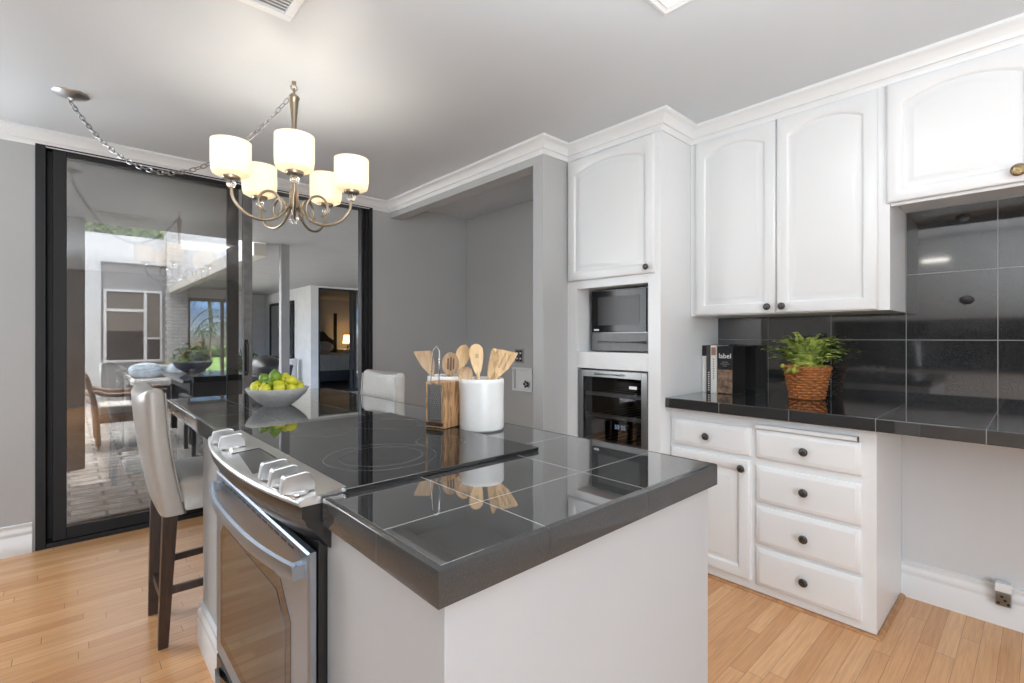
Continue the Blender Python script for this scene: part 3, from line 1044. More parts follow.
def ztop(x):
    return 0.926 - (0.432 - x) * math.tan(slope)


bm = B()
pts = [(0.318, 1.252), (0.398, 1.252), (0.398, 1.502), (0.345, 1.502)]
lo = [bm.verts.new((x, y, ztop(x) + 0.0002)) for x, y in pts]
hi = [bm.verts.new((x, y, ztop(x) + 0.0012)) for x, y in pts]
bm.faces.new(hi)
for i in range(4):
    bm.faces.new((lo[i], lo[(i + 1) % 4], hi[(i + 1) % 4], hi[i]))
obj('display', bm, M['steel_dark'], cp)
bm = B()
for p, q in (((0.398, 1.252), (0.398, 1.502)), ((0.398, 1.502), (0.330, 1.502))):
    bar(bm, (*p, ztop(p[0]) + 0.001), (*q, ztop(q[0]) + 0.001), 0.006, 0.002, ref=(1, 0, 0) if p[0] == q[0] else (0, 1, 0))
obj('display_edge', bm, M['black'], cp)


def range_knob(y, x=0.352):
    z = ztop(x)
    k = B()
    lathe(k, [(0.026, 0), (0.026, 0.004), (0.022, 0.007), (0.0, 0.007)], (x, y, z), 24)
    base = obj('knob', k, M['chrome'], cp, smooth='auto')
    gb = B()
    # grip: a flat tapering plate across the dial
    cs = [(-0.033, 0.004), (-0.028, 0.034), (-0.024, 0.039), (0.016, 0.043), (0.024, 0.040), (0.034, 0.020), (0.035, 0.004)]
    ls = []
    for yy, k_ in ((y - 0.013, 0.95), (y - 0.0115, 1.0), (y + 0.009, 0.97), (y + 0.013, 0.88)):
        ls.append([(x + px * k_, yy, z + pz * k_) for px, pz in cs])
    loops(gb, ls)
    obj('grip', gb, M['steel'], base)


for y in (1.038, 1.112, 1.182, 1.580, 1.675):
    range_knob(y, 0.345)
# oven door
XD = 0.357
bm = B()
ls = [contour(RY0 + 0.012, RY1 - 0.012, 0.215, 0.802, 0, XD + 0.016), contour(RY0 + 0.012, RY1 - 0.012, 0.215, 0.802, 0, XD + 0.004), contour(RY0 + 0.016, RY1 - 0.016, 0.219, 0.798, 0, XD)]
loops(bm, ls)
d = obj('oven_door', bm, M['steel_door'], t, smooth='auto')


def window_shape(y0, y1, z0, z1, c, x0, x1):
    pts = [(y0, z0), (y1, z0), (y1, z1 - c), (y1 - c, z1), (y0 + c, z1), (y0, z1 - c)]
    return loops(B(), [[(x0, y, z) for y, z in pts], [(x1, y, z) for y, z in pts]])


w = obj('window_border', window_shape(RY0 + 0.115, RY1 - 0.075, 0.27, 0.690, 0.07, XD, XD - 0.0012), M['black_glass'], d)
obj('window', window_shape(RY0 + 0.150, RY1 - 0.110, 0.305, 0.655, 0.06, XD - 0.0012, XD - 0.0020), M['oven_glass'], w)
bm = B()
for k in range(14):
    y = RY0 + 0.10 + k * 0.048
    box(bm, XD - 0.001, XD, y, y + 0.032, 0.784, 0.790)
obj('vent_slot', bm, M['black'], d)
ls = []
for i in range(21):
    s = i / 20
    y = RY0 + 0.035 + (RY1 - RY0 - 0.07) * s
    out = 0.016 + 0.034 * (1 - abs(2 * s - 1) ** 2.6)
    x = XD - out
    ls.append([(x, y, 0.742), (x - 0.006, y, 0.746), (x - 0.008, y, 0.760), (x - 0.006, y, 0.774), (x, y, 0.778), (x + 0.007, y, 0.770), (x + 0.007, y, 0.750)])
h = loops(B(), ls)
for y in (RY0 + 0.045, RY1 - 0.045):
    box(h, XD - 0.024, XD + 0.001, y - 0.012, y + 0.012, 0.746, 0.774)
obj('handle', h, M['steel_door'], d, smooth='auto')
bm = B()
ls = [contour(RY0 + 0.012, RY1 - 0.012, 0.045, 0.205, 0, XD + 0.028), contour(RY0 + 0.012, RY1 - 0.012, 0.045, 0.205, 0, XD + 0.004), contour(RY0 + 0.016, RY1 - 0.016, 0.049, 0.201, 0, XD)]
dr = obj('drawer', loops(bm, ls), M['black_glass'], t, smooth='auto', label='dark lower storage drawer')
bm = B()
ls = []
for i in range(13):
    s = i / 12
    y = RY0 + 0.05 + (RY1 - RY0 - 0.1) * s
    x = XD - 0.006 - 0.030 * (1 - abs(2 * s - 1) ** 2.4)
    ls.append([(x - 0.006, y, 0.150), (x - 0.006, y, 0.178), (x + 0.006, y, 0.178), (x + 0.006, y, 0.150)])
obj('handle', loops(bm, ls), M['steel_dark'], dr, smooth='auto')

# ------------------------------------------------------------------ bar stools (local coordinates, facing +x)
def make_stool(name, label, leather, loc, rz):
    t = thing(name, label, 'bar stool', loc, 'bar stools at the island', local=True)
    t.rotation_euler = (0, 0, rz)
    # seat
    bm = B()
    ls = []
    for z, ins in ((0.545, 0.0), (0.550, 0.004), (0.640, 0.004), (0.655, 0.0), (0.668, -0.012), (0.674, -0.045)):
        x0, x1, w = -0.17 - min(0, ins), 0.23 + min(0, ins) - max(0, ins), 0.215 + min(ins, 0) - max(0, ins)
        r = 0.03
        pts = []
        for cx, cy, a0 in ((x1 - r, w - r, 0), (x0 + r, w - r, PI / 2), (x0 + r, -w + r, PI), (x1 - r, -w + r, 1.5 * PI)):
            for k in range(5):
                a = a0 + PI / 2 * k / 4
                pts.append((cx + r * math.cos(a), cy + r * math.sin(a), z))
        ls.append(pts)
    obj('seat', loops(bm, ls), leather, t, smooth='auto')
    # backrest: leans back, front face dished, top edge dips at the middle
    nz, nu = 14, 44
    ls = []
    H0, H1 = 0.535, 1.022
    for iz in range(nz + 1):
        q = iz / nz
        lean = -0.182 - 0.060 * q - 0.012 * math.sin(PI * q)
        halfw = 0.222 - 0.010 * q
        th = 0.090 - 0.016 * q
        loop = []
        for iu in range(nu):
            a = 2 * PI * iu / nu
            ca, sa = math.cos(a), math.sin(a)
            u = math.copysign(abs(sa) ** 0.30, sa)
            xx = math.copysign(abs(ca) ** 0.42, ca)
            dish = -0.024 * (1 - u * u)
            dip = -0.020 * (1 - u * u) * q ** 3
            loop.append((lean + th / 2 * xx + dish * q, u * halfw, H0 + (H1 - H0) * q + dip))
        ls.append(loop)
    # round the top edge
    top = ls[-1]
    cx = sum(p[0] for p in top) / len(top)
    for kx, ky, dz_ in ((0.90, 0.99, 0.009), (0.72, 0.975, 0.016), (0.45, 0.955, 0.020), (0.15, 0.94, 0.022)):
        ls.append([(cx + (p[0] - cx) * kx, p[1] * ky, p[2] + dz_) for p in top])
    bk = obj('backrest', loops(B(), ls), leather, t, smooth='auto')
    for u in (-1, 1):
        obj('piping', tube(B(), [(-0.182 + 0.036 - 0.060 * q - 0.012 * math.sin(PI * q) - 0.006 * q, u * (0.216 - 0.010 * q), H0 + (H1 - H0) * q) for q in [i / 10 for i in range(11)]], 0.003, 6), leather, bk, smooth='auto')
    # legs
    for sy in (-1, 1):
        obj('leg', bar(B(), (-0.215, sy * 0.160, 0.0), (-0.195, sy * 0.185, 0.545), 0.032, 0.034, 0.046, 0.050), M['darkwood'], t, bevel=0.003)
        obj('leg', bar(B(), (0.205, sy * 0.185, 0.0), (0.195, sy * 0.185, 0.548), 0.032, 0.032, 0.044, 0.044), M['darkwood'], t, bevel=0.003)
        obj('stretcher', bar(B(), (-0.205, sy * 0.170, 0.225), (0.202, sy * 0.185, 0.225), 0.018, 0.030), M['darkwood'], t, bevel=0.002)
    obj('stretcher', bar(B(), (-0.206, -0.165, 0.165), (-0.206, 0.165, 0.165), 0.018, 0.034, ref=(1, 0, 0)), M['darkwood'], t, bevel=0.002)
    fr = bar(B(), (0.203, -0.185, 0.165), (0.203, 0.185, 0.165), 0.020, 0.036, ref=(1, 0, 0))
    obj('footrest', fr, M['darkwood'], t, bevel=0.002)
    return t


make_stool('bar_stool', 'taupe leather bar stool with dark legs left of the island', M['leather'], (0.492, 2.535, 0), 0)
make_stool('bar_stool', 'pale leather bar stool behind the island, only its back showing', M['leather_pale'], (1.125, 2.625, 0), PI)

# ------------------------------------------------------------------ chandelier on a swagged chain
CX, CY = 0.78, 2.372
t = thing('chandelier', 'five-light nickel chandelier with frosted glass shades on a swagged chain', 'chandelier', (CX, CY, ZC))
hx, hy = CX, CY
bm = B()
lathe(bm, [(0.010, ZC), (0.010, ZC - 0.010), (0.004, ZC - 0.014), (0.0, ZC - 0.016)], (hx, hy, 0), 12)
tube(bm, [(hx + 0.014 * math.sin(a), hy, ZC - 0.028 + 0.014 * math.cos(a)) for a in [2 * PI * i / 14 * 0.86 for i in range(15)]], 0.0028, 8)
obj('ceiling_hook', bm, M['nickel'], t, smooth='auto')
canX, canY = 0.006, 3.23
bm = B()
lathe(bm, [(0.070, ZC), (0.070, ZC - 0.004), (0.062, ZC - 0.010), (0.030, ZC - 0.020), (0.012, ZC - 0.024), (0.010, ZC - 0.034), (0.0, ZC - 0.036)], (canX, canY, 0), 32)
obj('canopy', bm, M['steel'], t, smooth='auto')
# chain: sags from canopy to the stem top
p0, p1 = Vector((canX, canY, ZC - 0.040)), Vector((hx - 0.012, hy + 0.014, 2.372))


def chain_pt(s):
    p = p0.lerp(p1, s)
    sag = 0.352 * (4 * s * (1 - s)) * (1.0 + 0.25 * (0.5 - s))
    return Vector((p.x, p.y, p.z - sag))


def link(bm, c, tdir, flip, L=0.034, W=0.019, r=0.0024):
    a, b = frame_at(tdir)
    side = a if flip else b
    pts = []
    for i in range(16):
        an = 2 * PI * i / 16
        ca, sa = math.cos(an), math.sin(an)
        e = 0.55
        pts.append(tuple(c + tdir * (L / 2) * math.copysign(abs(ca) ** 0.8, ca) + side * (W / 2) * math.copysign(abs(sa) ** e, sa)))
    tube(bm, pts, r, 6, closed=True)


bm = B()
S = [chain_pt(i / 400) for i in range(401)]
acc, k, pos = 0.0, 0, 0.0
pitch = 0.0285
for i in range(1, 401):
    acc += (S[i] - S[i - 1]).length
    if acc >= pitch * (k + 0.5):
        link(bm, S[i], (S[i] - S[i - 1]).normalized(), k % 2 == 0)
        k += 1
obj('chain', bm, M['steel_dark'], t, smooth='auto')
bm = B()
for i in range(2):
    link(bm, Vector((hx, hy, ZC - 0.050 - 0.024 * i)), Vector((0, 0, 1)), i % 2 == 0, 0.036, 0.022, 0.003)
obj('hanging_link', bm, M['nickel'], t, smooth='auto')
bm = B()
lathe(bm, [(0.004, 2.385), (0.010, 2.378), (0.024, 2.370), (0.026, 2.362), (0.020, 2.352), (0.019, 2.330), (0.015, 2.29), (0.011, 2.24), (0.010, 2.18), (0.010, 1.94),
           (0.016, 1.935), (0.020, 1.925), (0.020, 1.86), (0.026, 1.855), (0.026, 1.845), (0.012, 1.838), (0.008, 1.815), (0.0, 1.812)], (hx, hy, 0), 24)
obj('stem', bm, M['nickel'], t, smooth='auto')
obj('finial', sphere(B(), (hx, hy, 1.795), 0.021), M['crystal'], t, smooth=True, label='clear crystal ball finial')
camdir = math.atan2(-CY, -CX)
shade_lights = []
for k in range(5):
    ang = camdir + math.radians(0.5) + 2 * PI * k / 5
    er = Vector((math.cos(ang), math.sin(ang), 0))
    # tilt: the chain pulls the fixture so that one side rides higher
    lat = er.dot(Vector((math.sin(math.atan2(531, 485)), -math.cos(math.atan2(531, 485)), 0)))
    dz = 0.0 * lat
    R = 0.262

    def P(r, z):
        return (hx + er.x * r, hy + er.y * r, z + dz * (r / R))
    arm = [P(0.018, 1.872), P(0.05, 1.865), P(0.083, 1.90), P(0.115, 1.920), P(0.150, 1.905), P(0.165, 1.868), P(0.150, 1.835), P(0.118, 1.80)]
    main = [P(0.022, 1.86), P(0.050, 1.815), P(0.090, 1.782), P(0.140, 1.770), P(0.195, 1.783), P(0.234, 1.815), P(0.255, 1.85), P(R, 1.893)]
    bm = B()
    tube(bm, catmull(main, 6), 0.0062, 10)
    inner = [P(0.066, 1.800), P(0.055, 1.835), P(0.060, 1.873), P(0.085, 1.902), P(0.118, 1.905), P(0.145, 1.882), P(0.152, 1.848), P(0.140, 1.822), P(0.122, 1.812)]
    tube(bm, catmull(inner, 6), [0.0058] * 42 + [0.0058 - 0.0003 * i for i in range(7)], 10)
    a = obj('arm', bm, M['nickel'], t, smooth='auto')
    c = P(R, 0)
    zb = 1.893 + dz
    obj('glass_ball', sphere(B(), (c[0], c[1], zb + 0.012), 0.019), M['crystal'], a, smooth=True)
    bm = B()
    lathe(bm, [(0.007, zb + 0.024), (0.012, zb + 0.029), (0.034, zb + 0.032), (0.036, zb + 0.036), (0.036, zb + 0.046), (0.030, zb + 0.050), (0.0, zb + 0.052)], (c[0], c[1], 0), 24)
    obj('cup', bm, M['nickel'], a, smooth='auto')
    bm = B()
    r0 = 0.079
    lathe(bm, [(0.030, zb + 0.044), (0.055, zb + 0.046), (0.072, zb + 0.055), (r0 - 0.002, zb + 0.072), (r0, zb + 0.095), (r0, zb + 0.193), (r0 - 0.004, zb + 0.193), (r0 - 0.004, zb + 0.095),
               (0.070, zb + 0.066), (0.055, zb + 0.053), (0.030, zb + 0.051)], (c[0], c[1], 0), 40, False, False)
    obj('shade', bm, M['shade'], a, smooth='auto', label='frosted white glass shade, lit')
    shade_lights.append((c[0], c[1], zb + 0.14))
for i, p in enumerate(shade_lights):
    d = bpy.data.lights.new('bulb', 'POINT')
    d.energy = 0.95
    d.shadow_soft_size = 0.03
    d.color = (1.0, 0.955, 0.90)
    lo = bpy.data.objects.new('bulb_light', d)
    COL.objects.link(lo)
    lo.location = p

# ------------------------------------------------------------------ things on the island
BX, BY = 0.742, 2.485
bm = B()
lathe(bm, [(0.0, 0.9145), (0.060, 0.9145), (0.064, 0.918), (0.095, 0.942), (0.124, 0.971), (0.139, 0.997), (0.1385, 1.000), (0.134, 0.999), (0.118, 0.972), (0.090, 0.948), (0.060, 0.928), (0.0, 0.926)], (BX, BY, 0), 48, False, False)
o = obj('fruit_bowl', bm, M['bowl'], smooth='auto', origin=(BX, BY, 0.9145))
tag(o, 'round off-white stoneware bowl full of lemons and limes', 'bowl')


def fruit(name, label, m, x, y, z, r, rx, rz, group):
    rot = Matrix.Rotation(rz, 4, 'Z') @ Matrix.Rotation(rx, 4, 'Y')
    bm = B()
    sphere(bm, (0, 0, 0), r, u=20, v=14)
    for v in bm.verts:
        s = v.co.z / r
        if abs(s) > 0.82:
            v.co.z *= 1 + 0.22 * ((abs(s) - 0.82) / 0.18) ** 2
        v.co.z *= 1.10
    bmesh.ops.transform(bm, matrix=rot, verts=bm.verts[:])
    bmesh.ops.translate(bm, verts=bm.verts[:], vec=(x, y, z))
    o = obj(name, bm, m, smooth=True, origin=(x, y, z))
    tag(o, label, 'fruit', group)
    o2 = B()
    tip = rot @ Vector((0, 0, r * 1.28))
    sphere(o2, (x + tip.x, y + tip.y, z + tip.z), 0.0045, u=8, v=6)
    obj('stem_tip', o2, M['fern_stem'], o, smooth=True)


# right-of-view vector on plan, for lining fruit across the bowl
rv = Vector((0.7385, -0.6743, 0))
fv = Vector((0.674, 0.739, 0))
G1, G2 = 'yellow-green lemons in the bowl', 'green limes in the bowl'
LL = 'yellow-green lemon in the heap in the stoneware bowl'
heap = []
for k in range(10):
    a_ = 2 * PI * k / 10 + 0.2
    heap.append((0.097 * math.cos(a_), 0.097 * math.sin(a_), 0.996 + 0.004 * (k % 3), 0.0245 + 0.0012 * (k % 2), 'e'))
for k in range(6):
    a_ = 2 * PI * k / 6
    heap.append((0.052 * math.cos(a_), 0.052 * math.sin(a_), 1.010 + 0.005 * (k % 2), 0.0255, 'e'))
heap += [(0.0, 0.0, 0.985, 0.026, 'e'), (0.030, 0.018, 1.040, 0.0255, 'e'), (0.072, -0.012, 1.036, 0.0235, 'e'), (-0.062, 0.0, 1.040, 0.0265, 'i'), (-0.008, -0.010, 1.052, 0.029, 'top'), (-0.012, -0.068, 1.022, 0.0225, 'i2')]
for lat, dep, z, r, kind in heap:
    p = Vector((BX, BY, 0)) + rv * lat * 1.0 + fv * dep * 1.0
    z -= 0.002
    rx, rz = random.uniform(0.3, 1.5), random.uniform(0, 6)
    if kind == 'e':
        fruit('lemon', LL, M['lemon'], p.x, p.y, z, r, rx, rz, G1)
    elif kind == 'top':
        fruit('lime', 'green lime topmost of the heap in the bowl', M['lime'], p.x, p.y, z, r, 0.2, rz, G2)
    elif kind == 'i':
        fruit('lime', 'dark green lime at the left of the heap in the bowl', M['lime'], p.x, p.y, z, r, rx, rz, G2)
    else:
        fruit('lime', 'small green lime below the topmost lime in the bowl', M['lime'], p.x, p.y, z, r, rx, rz, G2)


def crock(x, y, label):
    bm = B()
    z0 = 0.9145
    lathe(bm, [(0.0, z0), (0.070, z0), (0.077, z0 + 0.006), (0.079, z0 + 0.02), (0.0785, z0 + 0.09), (0.079, z0 + 0.165), (0.0785, z0 + 0.178), (0.076, z0 + 0.181), (0.073, z0 + 0.178), (0.072, z0 + 0.165), (0.072, z0 + 0.02), (0.0, z0 + 0.012)], (x, y, 0), 48, False, False)
    o = obj('utensil_crock', bm, M['ceramic'], smooth='auto', origin=(x, y, z0))
    tag(o, label, 'utensil crock', 'white utensil crocks')


C1 = Vector((1.083, 1.345, 0))
C2 = Vector((1.072, 1.535, 0))
crock(C1.x, C1.y, 'white ceramic utensil crock in front, beside the wooden grater block')
crock(C2.x, C2.y, 'white ceramic utensil crock standing behind the grater block')


def utensil(name, label, base, top, m, head, roll=0.0, group='wooden cooking utensils in the crocks', L=None):
    """head: outline half-widths along the blade [(dist from head start, halfwidth)], plus options"""
    base, top = Vector(base), Vector(top)
    d = (top - base).normalized()
    tot = (top - base).length
    hl = head['len']
    # facing: blade normal points towards the viewer by default
    view = (Vector((0, 0, EYE)) - top).normalized()
    nrm = (view - d * view.dot(d)).normalized()
    nrm = (Matrix.Rotation(roll, 3, d) @ nrm).normalized()
    side = d.cross(nrm).normalized()
    bm = B()
    hs = tot - hl
    tube(bm, [base, base + d * (hs * 0.5), base + d * (hs + 0.01)], [0.006, 0.0065, 0.006], 10)
    prof = head['prof']
    bowl = head.get('bowl', 0.0)
    bend = head.get('bend', 0.0)
    t_ = head.get('t', 0.006)
    L1, L2 = [], []
    ls = []
    slots = head.get('slots', ())
    K = 9
    for s, w in prof:
        c = base + d * (hs + s * hl) + nrm * (bend * s * s)
        sk = head.get('skew', 0.0) * s
        front, back = [], []
        for i in range(K):
            u = -1 + 2 * i / (K - 1)
            dep = -bowl * (1 - u * u) * math.sin(PI * min(1, max(0, s))) 
            q = c + side * (u * w) + d * (sk * u * w) + nrm * dep
            front.append(tuple(q + nrm * t_ / 2))
            back.append(tuple(q - nrm * t_ / 2))
        ls.append(front + back[::-1])
    loops(bm, ls)
    o = obj(name, bm, m, smooth='auto', origin=base)
    tag(o, label, 'kitchen utensil', group)
    for (u0, s0, s1, hw) in slots:
        sb = B()
        pts = []
        for s, sg in ((s0, -1), (s1, -1), (s1, 1), (s0, 1)):
            w = max(0.02, prof[len(prof) // 2][1])
            c = base + d * (hs + s * hl) + side * (u0 * w + sg * hw) + nrm * (bend * s * s - bowl * (1 - u0 * u0) * math.sin(PI * s))
            pts.append(c)
        loops(sb, [[tuple(p + nrm * (t_ / 2 + 0.0006)) for p in pts], [tuple(p + nrm * (t_ / 2 - 0.0004)) for p in pts]])
        obj('slot', sb, M['bamboo_dark'] if m is M['bamboo'] else M['teak'], o, label='dark slot through the blade')
    return o


SPOON = dict(len=0.085, t=0.006, bowl=0.008, prof=[(0, 0.007), (0.12, 0.014), (0.28, 0.022), (0.5, 0.027), (0.72, 0.026), (0.88, 0.019), (0.97, 0.009), (1.0, 0.003)])
SPAT = dict(len=0.10, t=0.005, bend=0.012, skew=0.25, prof=[(0, 0.007), (0.15, 0.013), (0.4, 0.024), (0.7, 0.029), (0.97, 0.031), (1.0, 0.030)])
PADDLE = dict(len=0.11, t=0.006, prof=[(0, 0.008), (0.15, 0.015), (0.4, 0.022), (0.65, 0.026), (0.85, 0.024), (0.96, 0.015), (1.0, 0.004)])
UP = lambda c, lat, dep, z: tuple(Vector((c.x, c.y, 0)) + rv * lat + fv * dep + Vector((0, 0, z)))
bz = 0.932
utensil('spatula', 'wooden slotted spatula leaning right in the front crock, rightmost of the utensils', UP(C1, -0.03, -0.02, bz), UP(C1, 0.098, 0.01, 1.190), M['bamboo'], dict(SPAT, slots=((-0.3, 0.3, 0.9, 0.003), (0.3, 0.3, 0.9, 0.003))))
utensil('fork', 'wooden fork with three tines in the front crock, beside the slotted spatula', UP(C1, 0.0, 0.0, bz), UP(C1, 0.062, 0.035, 1.196), M['bamboo'], dict(len=0.095, t=0.006, prof=[(0, 0.007), (0.2, 0.014), (0.5, 0.022), (0.9, 0.024), (1.0, 0.022)], slots=((-0.35, 0.45, 0.99, 0.003), (0.35, 0.45, 0.99, 0.003))))
utensil('spatula', 'narrow wooden spatula leaning right between the fork and the paddle spoon', UP(C1, -0.01, 0.03, bz), UP(C1, 0.046, -0.02, 1.190), M['bamboo'], dict(SPAT, skew=-0.8, prof=[(0, 0.006), (0.2, 0.011), (0.5, 0.015), (0.9, 0.018), (1.0, 0.016)]), 0.5)
utensil('paddle', 'wide flat wooden paddle with a hole, tallest in the front crock', UP(C1, 0.0, 0.02, bz), UP(C1, -0.026, 0.055, 1.216), M['bamboo'], dict(PADDLE, slots=((0.05, 0.52, 0.66, 0.006),)))
utensil('spoon', 'small brown wooden spoon at the rim of the front crock', UP(C1, -0.01, -0.01, bz), UP(C1, -0.062, -0.035, 1.138), M['bamboo_dark'], dict(SPOON, len=0.062), 0.3)
utensil('spoon', 'pale round wooden spoon in the rear crock, just left of the tall paddle', UP(C2, 0.0, 0.0, bz), UP(C2, 0.062, 0.02, 1.212), M['bamboo'], dict(SPOON, len=0.095))
utensil('slotted_spoon', 'round slotted wooden spoon in the rear crock', UP(C2, 0.0, 0.01, bz), UP(C2, 0.012, -0.02, 1.184), M['bamboo_dark'], dict(SPOON, len=0.095, prof=[(0, 0.007), (0.12, 0.016), (0.28, 0.026), (0.5, 0.032), (0.72, 0.030), (0.88, 0.022), (0.97, 0.010), (1.0, 0.003)], slots=((-0.3, 0.3, 0.75, 0.003), (0.05, 0.25, 0.8, 0.003), (0.4, 0.3, 0.75, 0.003))))
utensil('spatula', 'brown wooden spatula leaning left in the rear crock, leftmost of the utensils', UP(C2, 0.01, 0.0, bz), UP(C2, -0.100, 0.0, 1.188), M['bamboo_dark'], dict(SPAT, len=0.10, skew=-0.35))

# grater in its olive-wood block
GX0, GX1, GY0, GY1 = -0.041, 0.041, -0.043, 0.043
z0 = 0.0
t = thing('grater_block', 'olive wood block with a metal grater on its face', 'grater', (0.978, 1.436, 0.9255), local=True)
t.rotation_euler = (0, 0, math.radians(17))
obj('block', bx(GX0, GX1, GY0, GY1, z0, z0 + 0.160), M['olive'], t, bevel=0.003)
gp = B()
box(gp, GX0 - 0.004, GX0, GY0 + 0.012, GY1 - 0.012, z0 + 0.022, z0 + 0.152)
g = obj('grater_plate', gp, M['steel_dark'], t, bevel=0.001)
bm = B()
for r_ in range(16):
    for c_ in range(5):
        y = GY0 + 0.020 + c_ * 0.0095 + (r_ % 2) * 0.0045
        z = z0 + 0.034 + r_ * 0.0073
        sphere(bm, (GX0 - 0.004, y, z), 0.0022, sx=0.8, u=6, v=4)
obj('teeth', bm, M['steel_dark'], g)
obj('base_bar', bx(GX0 - 0.006, GX0, GY0 + 0.008, GY1 - 0.008, z0 + 0.008, z0 + 0.020), M['darkwood'], t)
bm = B()
yc = (GY0 + GY1) / 2
tube(bm, [(GX0 - 0.002, yc - 0.018, z0 + 0.155), (GX0 + 0.004, yc - 0.018, z0 + 0.21), (GX0 + 0.006, yc - 0.014, z0 + 0.268), (GX0 + 0.007, yc, z0 + 0.283), (GX0 + 0.006, yc + 0.014, z0 + 0.268), (GX0 + 0.004, yc + 0.018, z0 + 0.21), (GX0 - 0.002, yc + 0.018, z0 + 0.155)], 0.0022, 8)
obj('wire_handle', bm, M['chrome'], t, smooth='auto')

# ------------------------------------------------------------------ things on the desk counter
PX, PY = 2.893, 0.846
t = thing('potted_fern', 'green fern in an orange wicker basket on the right counter', 'potted plant', (PX, PY, 0.9145))
z0 = 0.9145
bm = B()
RB, RT, HB = 0.074, 0.103, 0.160
lathe(bm, [(0.0, z0), (RB - 0.006, z0), (RB - 0.003, z0 + 0.004), (RT - 0.005, z0 + HB), (RT - 0.010, z0 + HB), (RB - 0.006, z0 + 0.03), (0.0, z0 + 0.02)], (PX, PY, 0), 40, False, False)
rows, N = 11, 22
for r_ in range(rows):
    z = z0 + 0.011 + r_ * 0.0140
    R = RB + (RT - RB) * (z - z0) / HB
    pts = [(PX + (R + 0.0055 * math.sin(N / 2 * a + (r_ % 2) * PI)) * math.cos(a), PY + (R + 0.0055 * math.sin(N / 2 * a + (r_ % 2) * PI)) * math.sin(a), z + 0.001 * math.sin(3 * a + r_)) for a in [2 * PI * i / 154 for i in range(154)]]
    tube(bm, pts, 0.0062, 6, closed=True)
for k in range(N):
    a = 2 * PI * (k + 0.5) / N
    rod(bm, (PX + RB * math.cos(a), PY + RB * math.sin(a), z0 + 0.004), (PX + (RT + 0.001) * math.cos(a), PY + (RT + 0.001) * math.sin(a), z0 + HB + 0.006), 0.0042, 6)
bk = obj('basket', bm, M['wicker'], t, smooth='auto')
bm = B()
for ph in (0, PI):
    tube(bm, [(PX + (RT + 0.003 + 0.005 * math.cos(13 * a + ph)) * math.cos(a), PY + (RT + 0.003 + 0.005 * math.cos(13 * a + ph)) * math.sin(a), z0 + HB + 0.006 + 0.006 * math.sin(13 * a + ph)) for a in [2 * PI * i / 182 for i in range(182)]], 0.0065, 6, closed=True)
obj('rim', bm, M['wicker'], bk, smooth='auto')
bm = B()
sphere(bm, (PX, PY, z0 + 0.155), 0.097, sz=0.26, u=32, v=12)
for i in range(110):
    a, rr = random.uniform(0, 2 * PI), 0.095 * math.sqrt(random.random())
    sphere(bm, (PX + rr * math.cos(a), PY + rr * math.sin(a), z0 + 0.180 - 0.16 * rr), random.uniform(0.009, 0.018), u=8, v=6)
for i in range(16):
    q = Vector((PX, PY, 0)) - rv * random.uniform(0.085, 0.118) - fv * random.uniform(-0.03, 0.07)
    sphere(bm, (q.x, q.y, z0 + random.uniform(0.142, 0.180)), random.uniform(0.010, 0.017), u=8, v=6)
obj('moss', bm, M['moss'], t, smooth=True)
lf, st = B(), B()
rnd = random.Random(21)
for i in range(150):
    a = rnd.uniform(0, 2 * PI)
    lift = rnd.uniform(0.22, 1.0)
    L = rnd.uniform(0.11, 0.215)
    out = Vector((math.cos(a), math.sin(a), 0))
    rad = 0.06 * rnd.random()
    b0 = Vector((PX, PY, z0 + 0.165)) + out * rad
    reach = L * (1.05 - 0.75 * lift)
    up = L * (0.35 + 0.65 * lift)
    q = bez(b0, b0 + Vector((0, 0, up * 0.5)) + out * reach * 0.1, b0 + Vector((0, 0, up)) + out * reach * 0.45, b0 + out * reach * 1.15 + Vector((0, 0, up * (0.62 + 0.33 * lift))), 14)
    q = [Vector(v) for v in q]
    for v in q:                                  # keep clear of the tiled wall
        if v.x > 3.028:
            v.x = 3.028 - (v.x - 3.028) * 0.25
    tube(st, q, [0.0014 - 0.00006 * j for j in range(15)], 4)
    for j in range(2, 15, 2):
        tdir = (q[min(j + 1, 14)] - q[j - 1]).normalized()
        sd = tdir.cross(Vector((0, 0, 1)))
        if sd.length < 0.1:
            sd = tdir.cross(out.cross(Vector((0, 0, 1))))
        sd.normalize()
        ll = 0.032 * (1.25 - 0.75 * j / 14) * rnd.uniform(0.8, 1.15)
        for s in (-1, 1):
            dvec = (sd * s + tdir * 0.35 + Vector((0, 0, rnd.uniform(-0.35, 0.25)))).normalized()
            wv = dvec.cross(sd.cross(tdir)).normalized() * (ll * 0.62)
            nv = dvec.cross(wv).normalized() * 0.0012
            c = q[j]
            pts = [c, c + dvec * ll * 0.35 + wv + nv, c + dvec * ll * 0.75 + wv * 0.8, c + dvec * ll, c + dvec * ll * 0.75 - wv * 0.8, c + dvec * ll * 0.35 - wv + nv]
            for p in pts:
                p.x = min(p.x, 3.036)
            lf.faces.new([lf.verts.new(p) for p in pts])
fo = obj('foliage', lf, M['fern'], t)
obj('stalks', st, M['fern_stem'], t)

# books, spines towards -x
def book(name, label, x0, y0, y1, h, dep, cover, tilt=0.0):
    z0 = 0.9145
    o = thing(name, label, 'book', (x0, (y0 + y1) / 2, z0), 'cookbooks on the right counter', local=True)
    o.rotation_euler = (tilt, 0, 0)
    w = (y1 - y0) / 2
    bm = B()
    c = 0.0025
    box(bm, 0, dep, -w, -w + c, 0, h)
    box(bm, 0, dep, w - c, w, 0, h)
    box(bm, 0, c, -w + c, w - c, 0, h)
    obj('cover', bm, cover, o, bevel=0.0008)
    obj('pages', bx(c, dep - 0.005, -w + c, w - c, 0.004, h - 0.005), M['paper'], o)
    return o, w


